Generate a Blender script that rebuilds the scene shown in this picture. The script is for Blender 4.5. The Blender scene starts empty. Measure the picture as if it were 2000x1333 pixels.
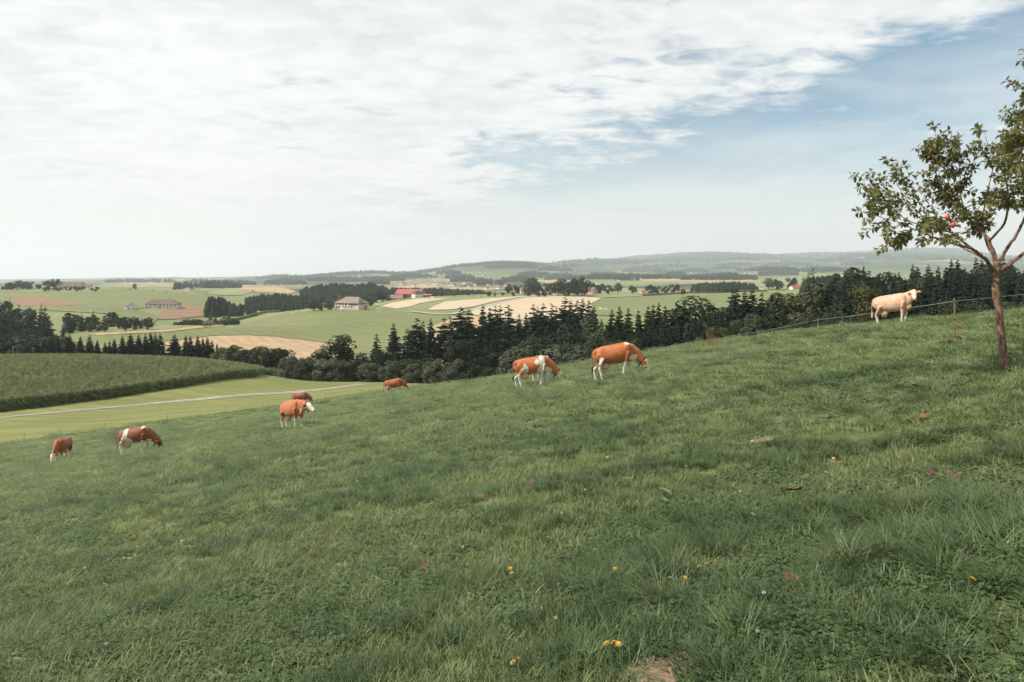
import bpy, bmesh, math, random
import numpy as np
from mathutils import Vector, Matrix
from mathutils.geometry import delaunay_2d_cdt

random.seed(7)
RNG = np.random.default_rng(11)
SC = bpy.context.scene
COL = SC.collection
F, H0 = 1333.33, 545.0            # focal length and eye level in pixels of the 2000 px photograph

# ------------------------------------------------------------------ camera
cam = bpy.data.cameras.new('camera')
cam.lens, cam.sensor_width, cam.sensor_fit = 24.0, 36.0, 'HORIZONTAL'
cam.shift_y = (H0 - 666.5) / 2000.0
cam.clip_start, cam.clip_end = 0.1, 60000.0
cam_o = bpy.data.objects.new('camera', cam)
cam_o.location = (0, 0, 0)
cam_o.rotation_euler = (math.radians(90), 0, 0)
COL.objects.link(cam_o)
SC.camera = cam_o

# ------------------------------------------------------------------ light
SUN_DIR = Vector((-0.82, -0.22, 0.84)).normalized()      # towards the sun
SUN_EL = math.asin(SUN_DIR.z)
SUN_ROT = math.atan2(SUN_DIR.x, SUN_DIR.y)
sl = bpy.data.lights.new('sun', 'SUN')
sl.energy, sl.angle, sl.color = 5.0, math.radians(0.6), (1.0, 0.93, 0.82)
sun_o = bpy.data.objects.new('sun', sl)
sun_o.rotation_euler = (-SUN_DIR).to_track_quat('-Z', 'Y').to_euler()
COL.objects.link(sun_o)

SC.view_settings.view_transform = 'Standard'
SC.view_settings.look = 'None'
SC.view_settings.exposure = 0.38
SC.view_settings.gamma = 1.0
SC.view_settings.use_curve_mapping = False
SC.cycles.use_denoising = True
SC.cycles.max_bounces = 6
SC.cycles.diffuse_bounces = 3
SC.cycles.glossy_bounces = 2
SC.cycles.transmission_bounces = 3
SC.cycles.volume_bounces = 2
SC.cycles.transparent_max_bounces = 8


class NT:
    """small helper to write shader node trees"""
    def __init__(self, tree):
        self.t = tree
        self.n, self.l = tree.nodes, tree.links
        self.n.clear()

    def add(self, kind, _in=None, **kw):
        nd = self.n.new(kind)
        for k, v in kw.items():
            setattr(nd, k, v)
        for k, v in (_in or {}).items():
            s = nd.inputs[k]
            if isinstance(v, bpy.types.NodeSocket):
                self.l.new(v, s)
            else:
                s.default_value = v
        return nd

    def math(self, op, a, b=0.0, c=0.0, clamp=False):
        nd = self.add('ShaderNodeMath', {0: a, 1: b, 2: c}, operation=op)
        nd.use_clamp = clamp
        return nd.outputs[0]

    def mix(self, f, a, b, blend='MIX'):
        nd = self.add('ShaderNodeMix', data_type='RGBA', blend_type=blend)
        for i, v in ((0, f), (6, a), (7, b)):
            if isinstance(v, bpy.types.NodeSocket):
                self.l.new(v, nd.inputs[i])
            elif i == 0:
                nd.inputs[0].default_value = v
            else:
                nd.inputs[i].default_value = (*v[:3], 1.0)
        return nd.outputs[2]

    def ramp(self, f, lo, hi, a=0.0, b=1.0, smooth=True):
        nd = self.add('ShaderNodeMapRange', {0: f, 1: lo, 2: hi, 3: a, 4: b})
        nd.interpolation_type = 'SMOOTHSTEP' if smooth else 'LINEAR'
        return nd.outputs[0]

    def noise(self, vec, scale, detail=4.0, rough=0.55, dist=0.0):
        nd = self.add('ShaderNodeTexNoise', {'Scale': scale, 'Detail': detail, 'Roughness': rough, 'Distortion': dist})
        if vec is not None:
            self.l.new(vec, nd.inputs['Vector'])
        return nd.outputs[0]

    def vmul(self, vec, s):
        nd = self.add('ShaderNodeVectorMath', {0: vec, 1: s}, operation='MULTIPLY')
        return nd.outputs[0]


# ------------------------------------------------------------------ world: Nishita sky under a thin broken cloud deck
world = bpy.data.worlds.new('World')
SC.world = world
world.use_nodes = True
w = NT(world.node_tree)
out = w.add('ShaderNodeOutputWorld')
bg = w.add('ShaderNodeBackground', {'Strength': 0.079})
w.l.new(bg.outputs[0], out.inputs[0])
sky = w.add('ShaderNodeTexSky', sky_type='NISHITA', sun_disc=False, sun_elevation=SUN_EL, sun_rotation=SUN_ROT,
            altitude=400.0, air_density=1.0, dust_density=1.6, ozone_density=1.2)
tc = w.add('ShaderNodeTexCoord')
sx = w.add('ShaderNodeSeparateXYZ', {0: tc.outputs['Generated']})
zz = w.math('MAXIMUM', sx.outputs[2], 0.0)
zc = w.math('ADD', zz, 0.12)
px = w.math('DIVIDE', sx.outputs[0], zc)
py = w.math('DIVIDE', sx.outputs[1], zc)
pv = w.add('ShaderNodeCombineXYZ', {0: px, 1: py, 2: 0.0}).outputs[0]
e0 = w.math('ADD', px, w.math('MULTIPLY', py, 0.636))
wob = w.noise(pv, 0.8, 4.0, 0.6)
e1 = w.math('ADD', e0, w.math('MULTIPLY', w.math('SUBTRACT', wob, 0.5), 2.4))
cover = w.ramp(e1, 3.35, 1.25)                                      # 1 well inside the deck, 0 in the clear part
nA = w.noise(pv, 1.7, 10.0, 0.58, 0.3)
nB = w.noise(w.vmul(pv, (1.0, 1.5, 1.0)), 6.0, 9.0, 0.60, 0.5)      # small ripples of the deck
dens = w.math('ADD', w.math('MULTIPLY', nA, 0.64), w.math('MULTIPLY', nB, 0.36))
dens = w.math('ADD', dens, w.math('MULTIPLY', w.math('SUBTRACT', cover, 0.5), 0.29))
alpha = w.math('MULTIPLY', w.ramp(dens, 0.385, 0.60), 0.98)
# thin veil of cirrus everywhere, streaked
nC = w.noise(w.vmul(pv, (0.6, 1.1, 1.0)), 1.3, 8.0, 0.60, 0.4)
veil = w.ramp(nC, 0.34, 0.76, 0.04, 0.50)
alpha = w.math('MAXIMUM', alpha, veil)
# the deck and the veil run together into pale air towards the horizon
low = w.ramp(zz, 0.26, 0.02, 0.0, 0.93)
alpha = w.math('SUBTRACT', 1.0, w.math('MULTIPLY', w.math('SUBTRACT', 1.0, alpha), w.math('SUBTRACT', 1.0, low)))
shade = w.ramp(w.math('ADD', w.math('MULTIPLY', w.noise(pv, 1.1, 6.0, 0.62), 0.6), w.math('MULTIPLY', nB, 0.4)), 0.38, 0.60)
ccol = w.mix(shade, (7.7, 7.95, 8.0), (9.5, 9.6, 9.45))
ccol = w.mix(low, ccol, (8.75, 8.55, 8.2))
skyc = w.mix(1.0, sky.outputs[0], (0.80, 1.12, 1.10), 'MULTIPLY')
cl = w.mix(alpha, skyc, ccol)
w.l.new(cl, bg.inputs[0])

# ------------------------------------------------------------------ numeric helpers
def vnoise(x, y, seed=0):
    """smooth value noise in 0..1, vectorised"""
    x = np.asarray(x, float); y = np.asarray(y, float)
    xi, yi = np.floor(x).astype(np.int64), np.floor(y).astype(np.int64)
    fx, fy = x - xi, y - yi
    fx, fy = fx * fx * (3 - 2 * fx), fy * fy * (3 - 2 * fy)

    def h(a, b):
        n = (a * 374761393 + b * 668265263 + seed * 1442695041) & 0xFFFFFFFF
        n = ((n ^ (n >> 13)) * 1274126177) & 0xFFFFFFFF
        return ((n ^ (n >> 16)) & 0xFFFF) / 65535.0
    a, b, c, d = h(xi, yi), h(xi + 1, yi), h(xi, yi + 1), h(xi + 1, yi + 1)
    return (a * (1 - fx) + b * fx) * (1 - fy) + (c * (1 - fx) + d * fx) * fy


def fbm(x, y, seed=0, octv=4):
    s, a, t = 0.0, 1.0, 0.0
    for i in range(octv):
        s = s + a * vnoise(x * 2 ** i, y * 2 ** i, seed + i * 17)
        t += a
        a *= 0.5
    return s / t


def sstep(a, b, x):
    t = np.clip((x - a) / (b - a), 0, 1)
    return t * t * (3 - 2 * t)


# ------------------------------------------------------------------ terrain height
SB, SCY = 0.177, -0.110                     # slope of the pasture: up to the right, down with distance


def plane(x, y):
    return -1.6 + SB * x + SCY * y


def vplane(u, y):
    return H0 + F * (1.6 / y - SCY) - SB * (u - 1000)


# per column of the view: (distance in metres, height of the ground on the photo)
PROF = {
    -500: [(58, 935), (75, 905), (95, 870), (110, 855), (180, 712), (230, 724), (300, 704), (450, 640), (650, 600),
           (900, 566), (1100, 575), (1600, 560), (2500, 556), (5000, 550), (9000, 549), (12000, 549)],
    0: [(58, 869), (75, 845), (100, 818), (115, 806), (190, 709), (240, 724), (300, 708), (420, 660), (600, 604),
        (800, 580), (950, 566), (1150, 574), (1600, 562), (2500, 557), (5000, 551), (9000, 549), (12000, 549)],
    200: [(60, 840), (80, 822), (115, 800), (130, 783), (200, 708), (245, 722), (300, 684), (380, 653), (480, 628),
          (650, 594), (800, 578), (960, 563), (1150, 572), (1600, 562), (2500, 557), (5000, 550), (9000, 547), (12000, 546)],
    400: [(64, 813), (85, 801), (135, 780), (150, 758), (200, 715), (245, 724), (300, 685), (360, 661), (430, 634),
          (500, 646), (580, 628), (640, 609), (720, 591), (900, 578), (1050, 572), (1300, 577), (2000, 561), (3000, 556),
          (5000, 549), (9000, 546), (12000, 545)],
    600: [(42, 812), (68, 790), (100, 781), (160, 765), (185, 744), (235, 742), (320, 682), (400, 655), (480, 626),
          (560, 602), (620, 608), (720, 612), (900, 588), (1150, 572), (1500, 574), (2200, 562), (3200, 556), (5000, 546),
          (6500, 541), (9000, 547), (12000, 543)],
    800: [(42, 778), (68, 758), (100, 756), (170, 751), (200, 748), (245, 745), (300, 702), (360, 672), (430, 640),
          (540, 609), (640, 596), (720, 588), (820, 581), (950, 590), (1300, 578), (2500, 562), (4000, 546), (6000, 534),
          (8000, 540), (12000, 537)],
    1000: [(30, vplane(1000, 30)), (50, 735), (60, 738), (100, 756), (160, 762), (235, 746), (300, 711), (400, 650),
           (480, 620), (600, 600), (720, 586), (850, 574), (1000, 582), (1400, 573), (2500, 559), (4000, 541), (5500, 522),
           (6500, 517), (8000, 528), (12000, 526)],
    1200: [(30, vplane(1200, 30)), (45, 703), (55, 706), (100, 742), (160, 748), (235, 736), (320, 700), (420, 650),
           (520, 618), (650, 598), (800, 580), (950, 572), (1150, 574), (1500, 567), (2500, 553), (4000, 545), (6000, 532),
           (9000, 516), (12000, 508)],
    1400: [(25, vplane(1400, 25)), (42, 670), (52, 673), (90, 718), (150, 732), (235, 717), (320, 682), (420, 641),
           (550, 606), (700, 585), (850, 575), (1000, 570), (1300, 564), (2500, 549), (4000, 541), (6000, 528), (9000, 510),
           (12000, 497)],
    1600: [(22, vplane(1600, 22)), (36, 645), (46, 650), (80, 694), (130, 714), (200, 694), (300, 652), (450, 612),
           (650, 582), (900, 564), (1200, 556), (2500, 547), (4000, 538), (6000, 526), (9000, 511), (12000, 499)],
    1800: [(20, vplane(1800, 20)), (30, 626), (40, 633), (70, 672), (110, 694), (180, 664), (260, 624), (350, 594),
           (500, 574), (900, 562), (2500, 547), (4000, 538), (6000, 523), (9000, 505), (12000, 488)],
    2000: [(18, vplane(2000, 18)), (26, 608), (34, 615), (60, 656), (100, 684), (160, 654), (220, 617), (300, 590),
           (500, 567), (900, 558), (2500, 547), (4000, 538), (6000, 524), (9000, 510), (12000, 504)],
    2500: [(16, vplane(2500, 16)), (22, 532), (30, 545), (60, 610), (100, 650), (160, 630), (220, 600), (300, 580),
           (500, 560), (900, 552), (2500, 545), (6000, 524), (9000, 512), (12000, 506)],
}
_lu = np.array(sorted(PROF))
_ld = np.linspace(math.log(13.0), math.log(14500.0), 700)
_D = np.exp(_ld)
_gu = np.arange(-500, 2501, 20.0)
_k1 = np.exp(-0.5 * (np.arange(-45, 46) / 6.5) ** 2); _k1 /= _k1.sum()
_k2 = np.exp(-0.5 * (np.arange(-9, 10) / 3.0) ** 2); _k2 /= _k2.sum()
_ctl = []
for _u in _lu:
    pts = [(13.0, vplane(_u, 13.0)), (16.0, vplane(_u, 16.0))]
    if PROF[_u][0][0] > 24:
        pts += [(y, vplane(_u, y)) for y in (20, 24)]
    if PROF[_u][0][0] > 40:
        pts += [(y, vplane(_u, y)) for y in (28, 32)]
    pts += [p for p in PROF[_u] if p[0] > pts[-1][0]] + [(14500, PROF[_u][-1][1] + 12)]
    y = np.array([p[0] for p in pts], float)
    z = -(np.array([p[1] for p in pts]) - H0) / F * y
    _ctl.append([np.log(y), z, z.copy()])


def _table():
    rows = []
    for _u, (ly, z, zt) in zip(_lu, _ctl):
        zp = plane((_u - 1000) / F * _D, _D)
        d_ = np.interp(_ld, ly, z) - zp            # height over the plane of the pasture, corners softened
        rows.append(zp + np.convolve(np.pad(d_, 45, mode='edge'), _k1, mode='valid'))
    rows = np.array(rows)
    T = np.array([np.interp(_gu, _lu, rows[:, j]) for j in range(rows.shape[1])]).T
    pad = np.concatenate([2 * T[:1] - T[9:0:-1], T, 2 * T[-1:] - T[-2:-11:-1]])
    return np.array([np.convolve(pad[:, j], _k2, mode='valid') for j in range(T.shape[1])]).T


for _it in range(4):                               # make the softened ground pass through the measured points again
    _T = _table()
    for _u, c in zip(_lu, _ctl):
        col = _T[int(round((_u + 500) / 20.0))]
        c[1] = c[1] + (c[2] - np.interp(c[0], _ld, col)) * 0.8
_T = _table()


def gz(x, y):
    """height of the ground"""
    x = np.asarray(x, float); y = np.asarray(y, float)
    yc = np.clip(y, 13.01, 14400.0)
    u = np.clip(1000 + F * x / yc, -499.9, 2499.9)
    fu = (u + 500) / 20.0
    fd = (np.log(yc) - _ld[0]) / (_ld[1] - _ld[0])
    iu, idd = np.floor(fu).astype(int), np.floor(fd).astype(int)
    iu, idd = np.clip(iu, 0, _T.shape[0] - 2), np.clip(idd, 0, _T.shape[1] - 2)
    fu, fd = fu - iu, fd - idd
    t = (_T[iu, idd] * (1 - fu) + _T[iu + 1, idd] * fu) * (1 - fd) + (_T[iu, idd + 1] * (1 - fu) + _T[iu + 1, idd + 1] * fu) * fd
    p = plane(x, y)
    z = np.where(y < 13.01, p, t)
    # lumps of the grazed pasture
    near = 1 - sstep(60, 110, y)
    z = z + near * ((fbm(x / 1.7, y / 1.7, 3, 3) - 0.5) * 0.16 + (fbm(x / 7.0, y / 7.0, 5, 2) - 0.5) * 0.22)
    mid = sstep(60, 140, y)
    z = z + mid * (fbm(x / 35.0, y / 35.0, 8, 3) - 0.5) * 1.0
    far = sstep(1400, 5000, y)
    z = z + far * ((fbm(x / 900.0, y / 900.0, 21, 4) - 0.5) * 0.011 * np.minimum(y, 9000) + (fbm(x / 2600.0, y / 2600.0, 29, 2) - 0.5) * 0.010 * np.minimum(y, 9000))
    # overlapping ridges in the hazy distance
    u = np.clip(1000 + F * x / np.maximum(y, 20.0), -400, 2400)
    ly = np.log(np.maximum(y, 20.0))
    grow = np.interp(u, [-400, 450, 850, 2400], [.35, .45, 1.0, 1.0])
    for d0, amp, wl, sd in ((2900, 7, 210, 41), (4300, 10, 170, 43), (6000, 12, 230, 47), (8200, 12, 190, 53)):
        m = np.clip((fbm(u / wl + sd, u * 0 + 2.5, sd, 3) - .36) * 2.6, 0, 1.3)
        z = z + amp * grow * m * (d0 / F) * np.exp(-((ly - math.log(d0)) / .11) ** 2)
    return z


def g1(x, y):
    return float(gz(np.array([x]), np.array([y]))[0])


_VU = np.arange(-400, 2401, 8.0)
_VD = np.exp(np.linspace(math.log(2.2), math.log(12500.0), 1100))
_V = np.array([H0 - F * gz((uu - 1000) / F * _VD, _VD) / _VD for uu in _VU])


def ray_d(u, v, dmin=2.5):
    """where the sight line of a photo pixel first meets the ground (beyond dmin metres)"""
    i = int(np.clip(round((u + 400) / 8.0), 0, len(_VU) - 1))
    col = _V[i]
    k0 = int(np.searchsorted(_VD, dmin))
    hit = np.nonzero(col[k0:] <= v)[0]
    if len(hit) == 0:
        j = k0 + int(np.argmin(col[k0:]))
        d = _VD[j]
    else:
        j = k0 + hit[0]
        if j > 0 and j > k0:
            a, b = col[j - 1], col[j]
            d = _VD[j - 1] + (_VD[j] - _VD[j - 1]) * (a - v) / max(a - b, 1e-9)
        else:
            d = _VD[j]
    return ((u - 1000) / F * d, d)


def ray(u, v, dmin=2.5):
    x, d = ray_d(u, v, dmin)
    return Vector((x, d, g1(x, d)))


def at(u, d, dz=0.0):
    x = (u - 1000) / F * d
    return Vector((x, d, g1(x, d) + dz))


def pix(u, v, d):
    return Vector(((u - 1000) / F * d, d, -(v - H0) / F * d))


# ------------------------------------------------------------------ object helpers
def tag(o, label=None, cat=None, group=None, kind=None):
    for k, v in (('label', label), ('category', cat), ('group', group), ('kind', kind)):
        if v:
            o[k] = v
    return o


def link(o, parent=None):
    COL.objects.link(o)
    if parent is not None:
        o.parent = parent
    return o


def empty(name, loc=(0, 0, 0), rz=0.0, scale=None):
    o = bpy.data.objects.new(name, None)
    o.empty_display_size = 0.2
    o.location = loc
    o.rotation_euler = (0, 0, rz)
    if scale is not None:
        o.scale = scale
    return link(o)


def mesh_np(name, V, Fc, mats=(), midx=None, smooth=False):
    me = bpy.data.meshes.new(name)
    me.from_pydata([tuple(p) for p in V] if not isinstance(V, np.ndarray) else V.tolist(), [],
                   Fc.tolist() if isinstance(Fc, np.ndarray) else Fc)
    for m in mats:
        me.materials.append(m)
    if midx is not None:
        me.polygons.foreach_set('material_index', np.asarray(midx, dtype=np.int32))
    if smooth:
        me.polygons.foreach_set('use_smooth', np.ones(len(me.polygons), dtype=bool))
    me.update()
    return me


def mobj(name, me, parent=None, loc=None):
    o = bpy.data.objects.new(name, me)
    if loc is not None:
        o.location = loc
    return link(o, parent)


class MB:
    """collects shapes and links them as ONE mesh object"""
    def __init__(self):
        self.V, self.F, self.M = [], [], []

    def add(self, V, Fc, m=0):
        b = len(self.V)
        self.V += [tuple(p) for p in V]
        self.F += [tuple(b + i for i in f) for f in Fc]
        self.M += [m] * len(Fc)
        return self

    def box(self, c, s, rz=0.0, m=0, taper=1.0):
        cx, cy, cz = c
        hx, hy, hz = s[0] / 2, s[1] / 2, s[2] / 2
        co, si = math.cos(rz), math.sin(rz)
        V = []
        for dz, k in ((-hz, 1.0), (hz, taper)):
            for dx, dy in ((-hx, -hy), (hx, -hy), (hx, hy), (-hx, hy)):
                dx, dy = dx * k, dy * k
                V.append((cx + dx * co - dy * si, cy + dx * si + dy * co, cz + dz))
        return self.add(V, [(0, 3, 2, 1), (4, 5, 6, 7), (0, 1, 5, 4), (1, 2, 6, 5), (2, 3, 7, 6), (3, 0, 4, 7)], m)

    def tube(self, P, R, n=8, m=0, cap=True, ell=None):
        """tube along points P with radii R; ell = list of (ra, rb) makes it elliptical (ra up, rb sideways)"""
        P = [Vector(p) for p in P]
        V, Fc = [], []
        for i, p in enumerate(P):
            t = (P[min(i + 1, len(P) - 1)] - P[max(i - 1, 0)]).normalized()
            side = t.cross(Vector((0, 0, 1)))
            if side.length < 1e-3:
                side = Vector((0, 1, 0))
            side.normalize()
            if i and side.dot(ps) < 0:
                side = -side
            ps = side
            up = side.cross(t).normalized()
            ra, rb = ell[i] if ell else (R[i], R[i])
            for k in range(n):
                a = 2 * math.pi * k / n
                V.append(p + up * (ra * math.cos(a)) + side * (rb * math.sin(a)))
        for i in range(len(P) - 1):
            for k in range(n):
                k2 = (k + 1) % n
                Fc.append((i * n + k, i * n + k2, (i + 1) * n + k2, (i + 1) * n + k))
        if cap:
            Fc.append(tuple(range(n - 1, -1, -1)))
            Fc.append(tuple((len(P) - 1) * n + k for k in range(n)))
        return self.add(V, Fc, m)

    def sphere(self, c, r, n=10, k=6, m=0):
        rx, ry, rz = (r, r, r) if not hasattr(r, '__len__') else r
        V = [(c[0], c[1], c[2] - rz)]
        for i in range(1, k):
            a = -math.pi / 2 + math.pi * i / k
            for j in range(n):
                b = 2 * math.pi * j / n
                V.append((c[0] + rx * math.cos(a) * math.cos(b), c[1] + ry * math.cos(a) * math.sin(b), c[2] + rz * math.sin(a)))
        V.append((c[0], c[1], c[2] + rz))
        Fc = [(0, 1 + (j + 1) % n, 1 + j) for j in range(n)]
        for i in range(k - 2):
            for j in range(n):
                a, b = 1 + i * n + j, 1 + i * n + (j + 1) % n
                Fc.append((a, b, b + n, a + n))
        t = len(V) - 1
        Fc += [(t, 1 + (k - 2) * n + j, 1 + (k - 2) * n + (j + 1) % n) for j in range(n)]
        return self.add(V, Fc, m)

    def mesh(self, name, *mats, smooth=False):
        return mesh_np(name, self.V, self.F, mats, self.M, smooth)

    def build(self, name, mats, parent=None, smooth=False, loc=None):
        if not isinstance(mats, (list, tuple)):
            mats = (mats,)
        return mobj(name, self.mesh(name, *mats, smooth=smooth), parent, loc)


# ------------------------------------------------------------------ materials
def principled(name):
    m = bpy.data.materials.new(name)
    m.use_nodes = True
    t = NT(m.node_tree)
    o = t.add('ShaderNodeOutputMaterial')
    b = t.add('ShaderNodeBsdfPrincipled')
    t.l.new(b.outputs[0], o.inputs[0])
    return m, t, b, o


ALB = 0.85


def pmat(name, c1, c2=None, scale=4.0, rough=0.8, bump=0.0, detail=5.0, stretch=None, spec=0.3, lo=0.35, hi=0.65, bscale=None, lines=None):
    m, t, b, o = principled(name)
    geo = t.add('ShaderNodeNewGeometry')
    v = geo.outputs['Position']
    if stretch:
        v = t.vmul(v, stretch)
    c2 = c2 or tuple(c * 0.7 for c in c1)
    c1, c2 = tuple(c * ALB for c in c1), tuple(c * ALB for c in c2)
    f = t.ramp(t.noise(v, scale, detail, 0.6), lo, hi)
    col = t.mix(f, c1, c2)
    if lines:                                                       # wheel and mowing lines across a field
        ang, gap, amt = lines
        dot = t.add('ShaderNodeVectorMath', {0: geo.outputs['Position'], 1: (math.cos(ang) / gap, math.sin(ang) / gap, 0)}, operation='DOT_PRODUCT').outputs['Value']
        wig = t.math('MULTIPLY', t.noise(geo.outputs['Position'], 0.02, 3.0), 2.0)
        fr = t.math('FRACT', t.math('ADD', dot, wig))
        ln = t.math('MULTIPLY', t.ramp(t.math('ABSOLUTE', t.math('SUBTRACT', fr, .5)), .18, .34), t.ramp(t.noise(geo.outputs['Position'], 0.03, 4.0), .3, .6, amt * .3, amt))
        col = t.mix(ln, col, tuple(c * .62 for c in c1))
    t.l.new(col, b.inputs['Base Color'])
    b.inputs['Roughness'].default_value = rough
    b.inputs['Specular IOR Level'].default_value = spec
    if bump:
        bm = t.add('ShaderNodeBump', {'Strength': bump, 'Height': t.noise(v, bscale or scale * 3, 4.0, 0.6)})
        t.l.new(bm.outputs[0], b.inputs['Normal'])
    return m


def foliage(name, c1, c2, transl=0.25, nscale=0.6, rough=0.7, spec=0.2, pos=True, vary=0.35):
    """leaves: colour differs from plant to plant and over the plant, some light passes through"""
    c1, c2 = tuple(c * ALB for c in c1), tuple(c * ALB for c in c2)
    m, t, b, o = principled(name)
    oi = t.add('ShaderNodeObjectInfo')
    geo = t.add('ShaderNodeNewGeometry')
    n = t.noise(geo.outputs['Position'], nscale, 3.0, 0.6)
    f = t.math('ADD', t.math('MULTIPLY', oi.outputs['Random'], 0.5), t.math('MULTIPLY', t.ramp(n, 0.3, 0.7), 0.5))
    col = t.mix(f, c1, c2)
    br = t.ramp(t.math('FRACT', t.math('MULTIPLY', oi.outputs['Random'], 7.31)), 0, 1, 1 - vary, 1 + vary, False)
    hs = t.add('ShaderNodeHueSaturation', {'Value': br, 'Color': col})
    t.l.new(hs.outputs[0], b.inputs['Base Color'])
    b.inputs['Roughness'].default_value = rough
    b.inputs['Specular IOR Level'].default_value = spec
    tr = t.add('ShaderNodeBsdfTranslucent')
    t.l.new(hs.outputs[0], tr.inputs[0])
    mx = t.add('ShaderNodeMixShader', {0: transl})
    t.l.new(b.outputs[0], mx.inputs[1]); t.l.new(tr.outputs[0], mx.inputs[2])
    t.l.new(mx.outputs[0], o.inputs[0])
    return m
# ------------------------------------------------------------------ ground sheet
def ground_material():
    m, t, b, o = principled('ground_grass')
    geo = t.add('ShaderNodeNewGeometry')
    P = geo.outputs['Position']
    s = t.add('ShaderNodeSeparateXYZ', {0: P})
    # pasture close by
    n1 = t.noise(P, 0.35, 6.0, 0.62)
    n2 = t.noise(t.vmul(P, (1.0, 1.6, 1.0)), 1.9, 5.0, 0.6)
    n3 = t.noise(P, 17.0, 4.0, 0.65)
    past = t.mix(t.ramp(n1, 0.35, 0.68), PASTURE_A, PASTURE_B)
    past = t.mix(t.math('MULTIPLY', t.ramp(n2, 0.50, 0.72), 0.7), past, PASTURE_C)
    past = t.mix(t.math('MULTIPLY', t.ramp(n3, 0.50, 0.75), 0.5), past, (0.055, 0.062, 0.026))
    # farmland farther out: parcels of grass, stubble, ploughed soil
    vor = t.add('ShaderNodeTexVoronoi', {'Vector': t.vmul(P, (1 / 260.0, 1 / 420.0, 0.0)), 'Scale': 1.0, 'Randomness': 0.9})
    vs = t.add('ShaderNodeSeparateColor', {0: vor.outputs['Color']})
    r = vs.outputs[0]
    c = t.mix(t.ramp(r, 0.40, 0.44), FIELD_GREEN, FIELD_LIME)
    c = t.mix(t.ramp(r, 0.64, 0.66), c, STUBBLE)
    c = t.mix(t.ramp(r, 0.84, 0.86), c, (0.20, 0.135, 0.085))
    nw = t.noise(t.vmul(P, (1 / 900.0, 1 / 1500.0, 0.0)), 1.0, 5.0, 0.6)
    c = t.mix(t.ramp(nw, 0.50, 0.53), c, (0.022, 0.036, 0.022))
    nw2 = t.noise(t.vmul(P, (1 / 700.0, 1 / 1100.0, 1 / 150.0)), 1.0, 5.0, 0.6)
    c = t.mix(t.math('MULTIPLY', t.ramp(nw2, 0.43, 0.47), t.ramp(s.outputs[1], 2800.0, 5500.0)), c, (0.022, 0.036, 0.024))
    fine = t.noise(P, 0.05, 5.0, 0.6)
    c = t.mix(t.ramp(fine, 0.3, 0.7, 0.0, 0.35), c, (0.10, 0.13, 0.05))
    f = t.ramp(s.outputs[1], 1000.0, 1500.0)
    mid = t.mix(t.ramp(t.noise(P, 0.02, 6.0, 0.6), 0.35, 0.65), FIELD_GREEN, FIELD_LIME)
    near = t.mix(t.ramp(s.outputs[1], 75.0, 130.0), past, mid)
    t.l.new(t.mix(f, near, c), b.inputs['Base Color'])
    b.inputs['Roughness'].default_value = 0.9
    b.inputs['Specular IOR Level'].default_value = 0.15
    bm = t.add('ShaderNodeBump', {'Strength': 0.6, 'Distance': 0.05, 'Height': t.noise(P, 9.0, 6.0, 0.7)})
    t.l.new(bm.outputs[0], b.inputs['Normal'])
    return m


PASTURE_A = (0.112, 0.15, 0.058)
PASTURE_B = (0.148, 0.18, 0.072)
PASTURE_C = (0.058, 0.092, 0.038)
FIELD_GREEN = (0.145, 0.165, 0.074)
FIELD_LIME = (0.18, 0.2, 0.088)
STUBBLE = (0.36, 0.265, 0.155)

ys = list(np.arange(-14.0, 20.0, 0.33))
while ys[-1] < 14000:
    ys.append(ys[-1] * 1.0145)
ys = np.array(ys)
ts = np.linspace(-1.25, 1.25, 420)
X = ts[None, :] * (ys[:, None] + 30.0)
Y = np.repeat(ys[:, None], len(ts), 1)
Z = gz(X, Y)
GV = np.stack([X, Y, Z], -1).reshape(-1, 3)
nr, nc = X.shape
idx = np.arange(nr * nc).reshape(nr, nc)
GF = np.stack([idx[:-1, :-1], idx[:-1, 1:], idx[1:, 1:], idx[1:, :-1]], -1).reshape(-1, 4)
ground = mobj('ground', mesh_np('ground', GV, GF, (ground_material(),), smooth=True))
tag(ground, 'grassy hillside falling into a valley and rolling farmland to the horizon', 'ground', kind='structure')


def inside(poly, P):
    x, y = P[:, 0], P[:, 1]
    r = np.zeros(len(P), bool)
    j = len(poly) - 1
    for i in range(len(poly)):
        xi, yi = poly[i]; xj, yj = poly[j]
        c = ((yi > y) != (yj > y)) & (x < (xj - xi) * (y - yi) / ((yj - yi) or 1e-9) + xi)
        r ^= c
        j = i
    return r


def dense(poly, step, closed=True):
    o = []
    n = len(poly)
    for i in range(n if closed else n - 1):
        a, b = poly[i], poly[(i + 1) % n]
        k = max(1, int(math.hypot(b[0] - a[0], b[1] - a[1]) / step))
        for q in range(k):
            o.append((a[0] + (b[0] - a[0]) * q / k, a[1] + (b[1] - a[1]) * q / k))
    if not closed:
        o.append(poly[-1])
    return o


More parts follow.
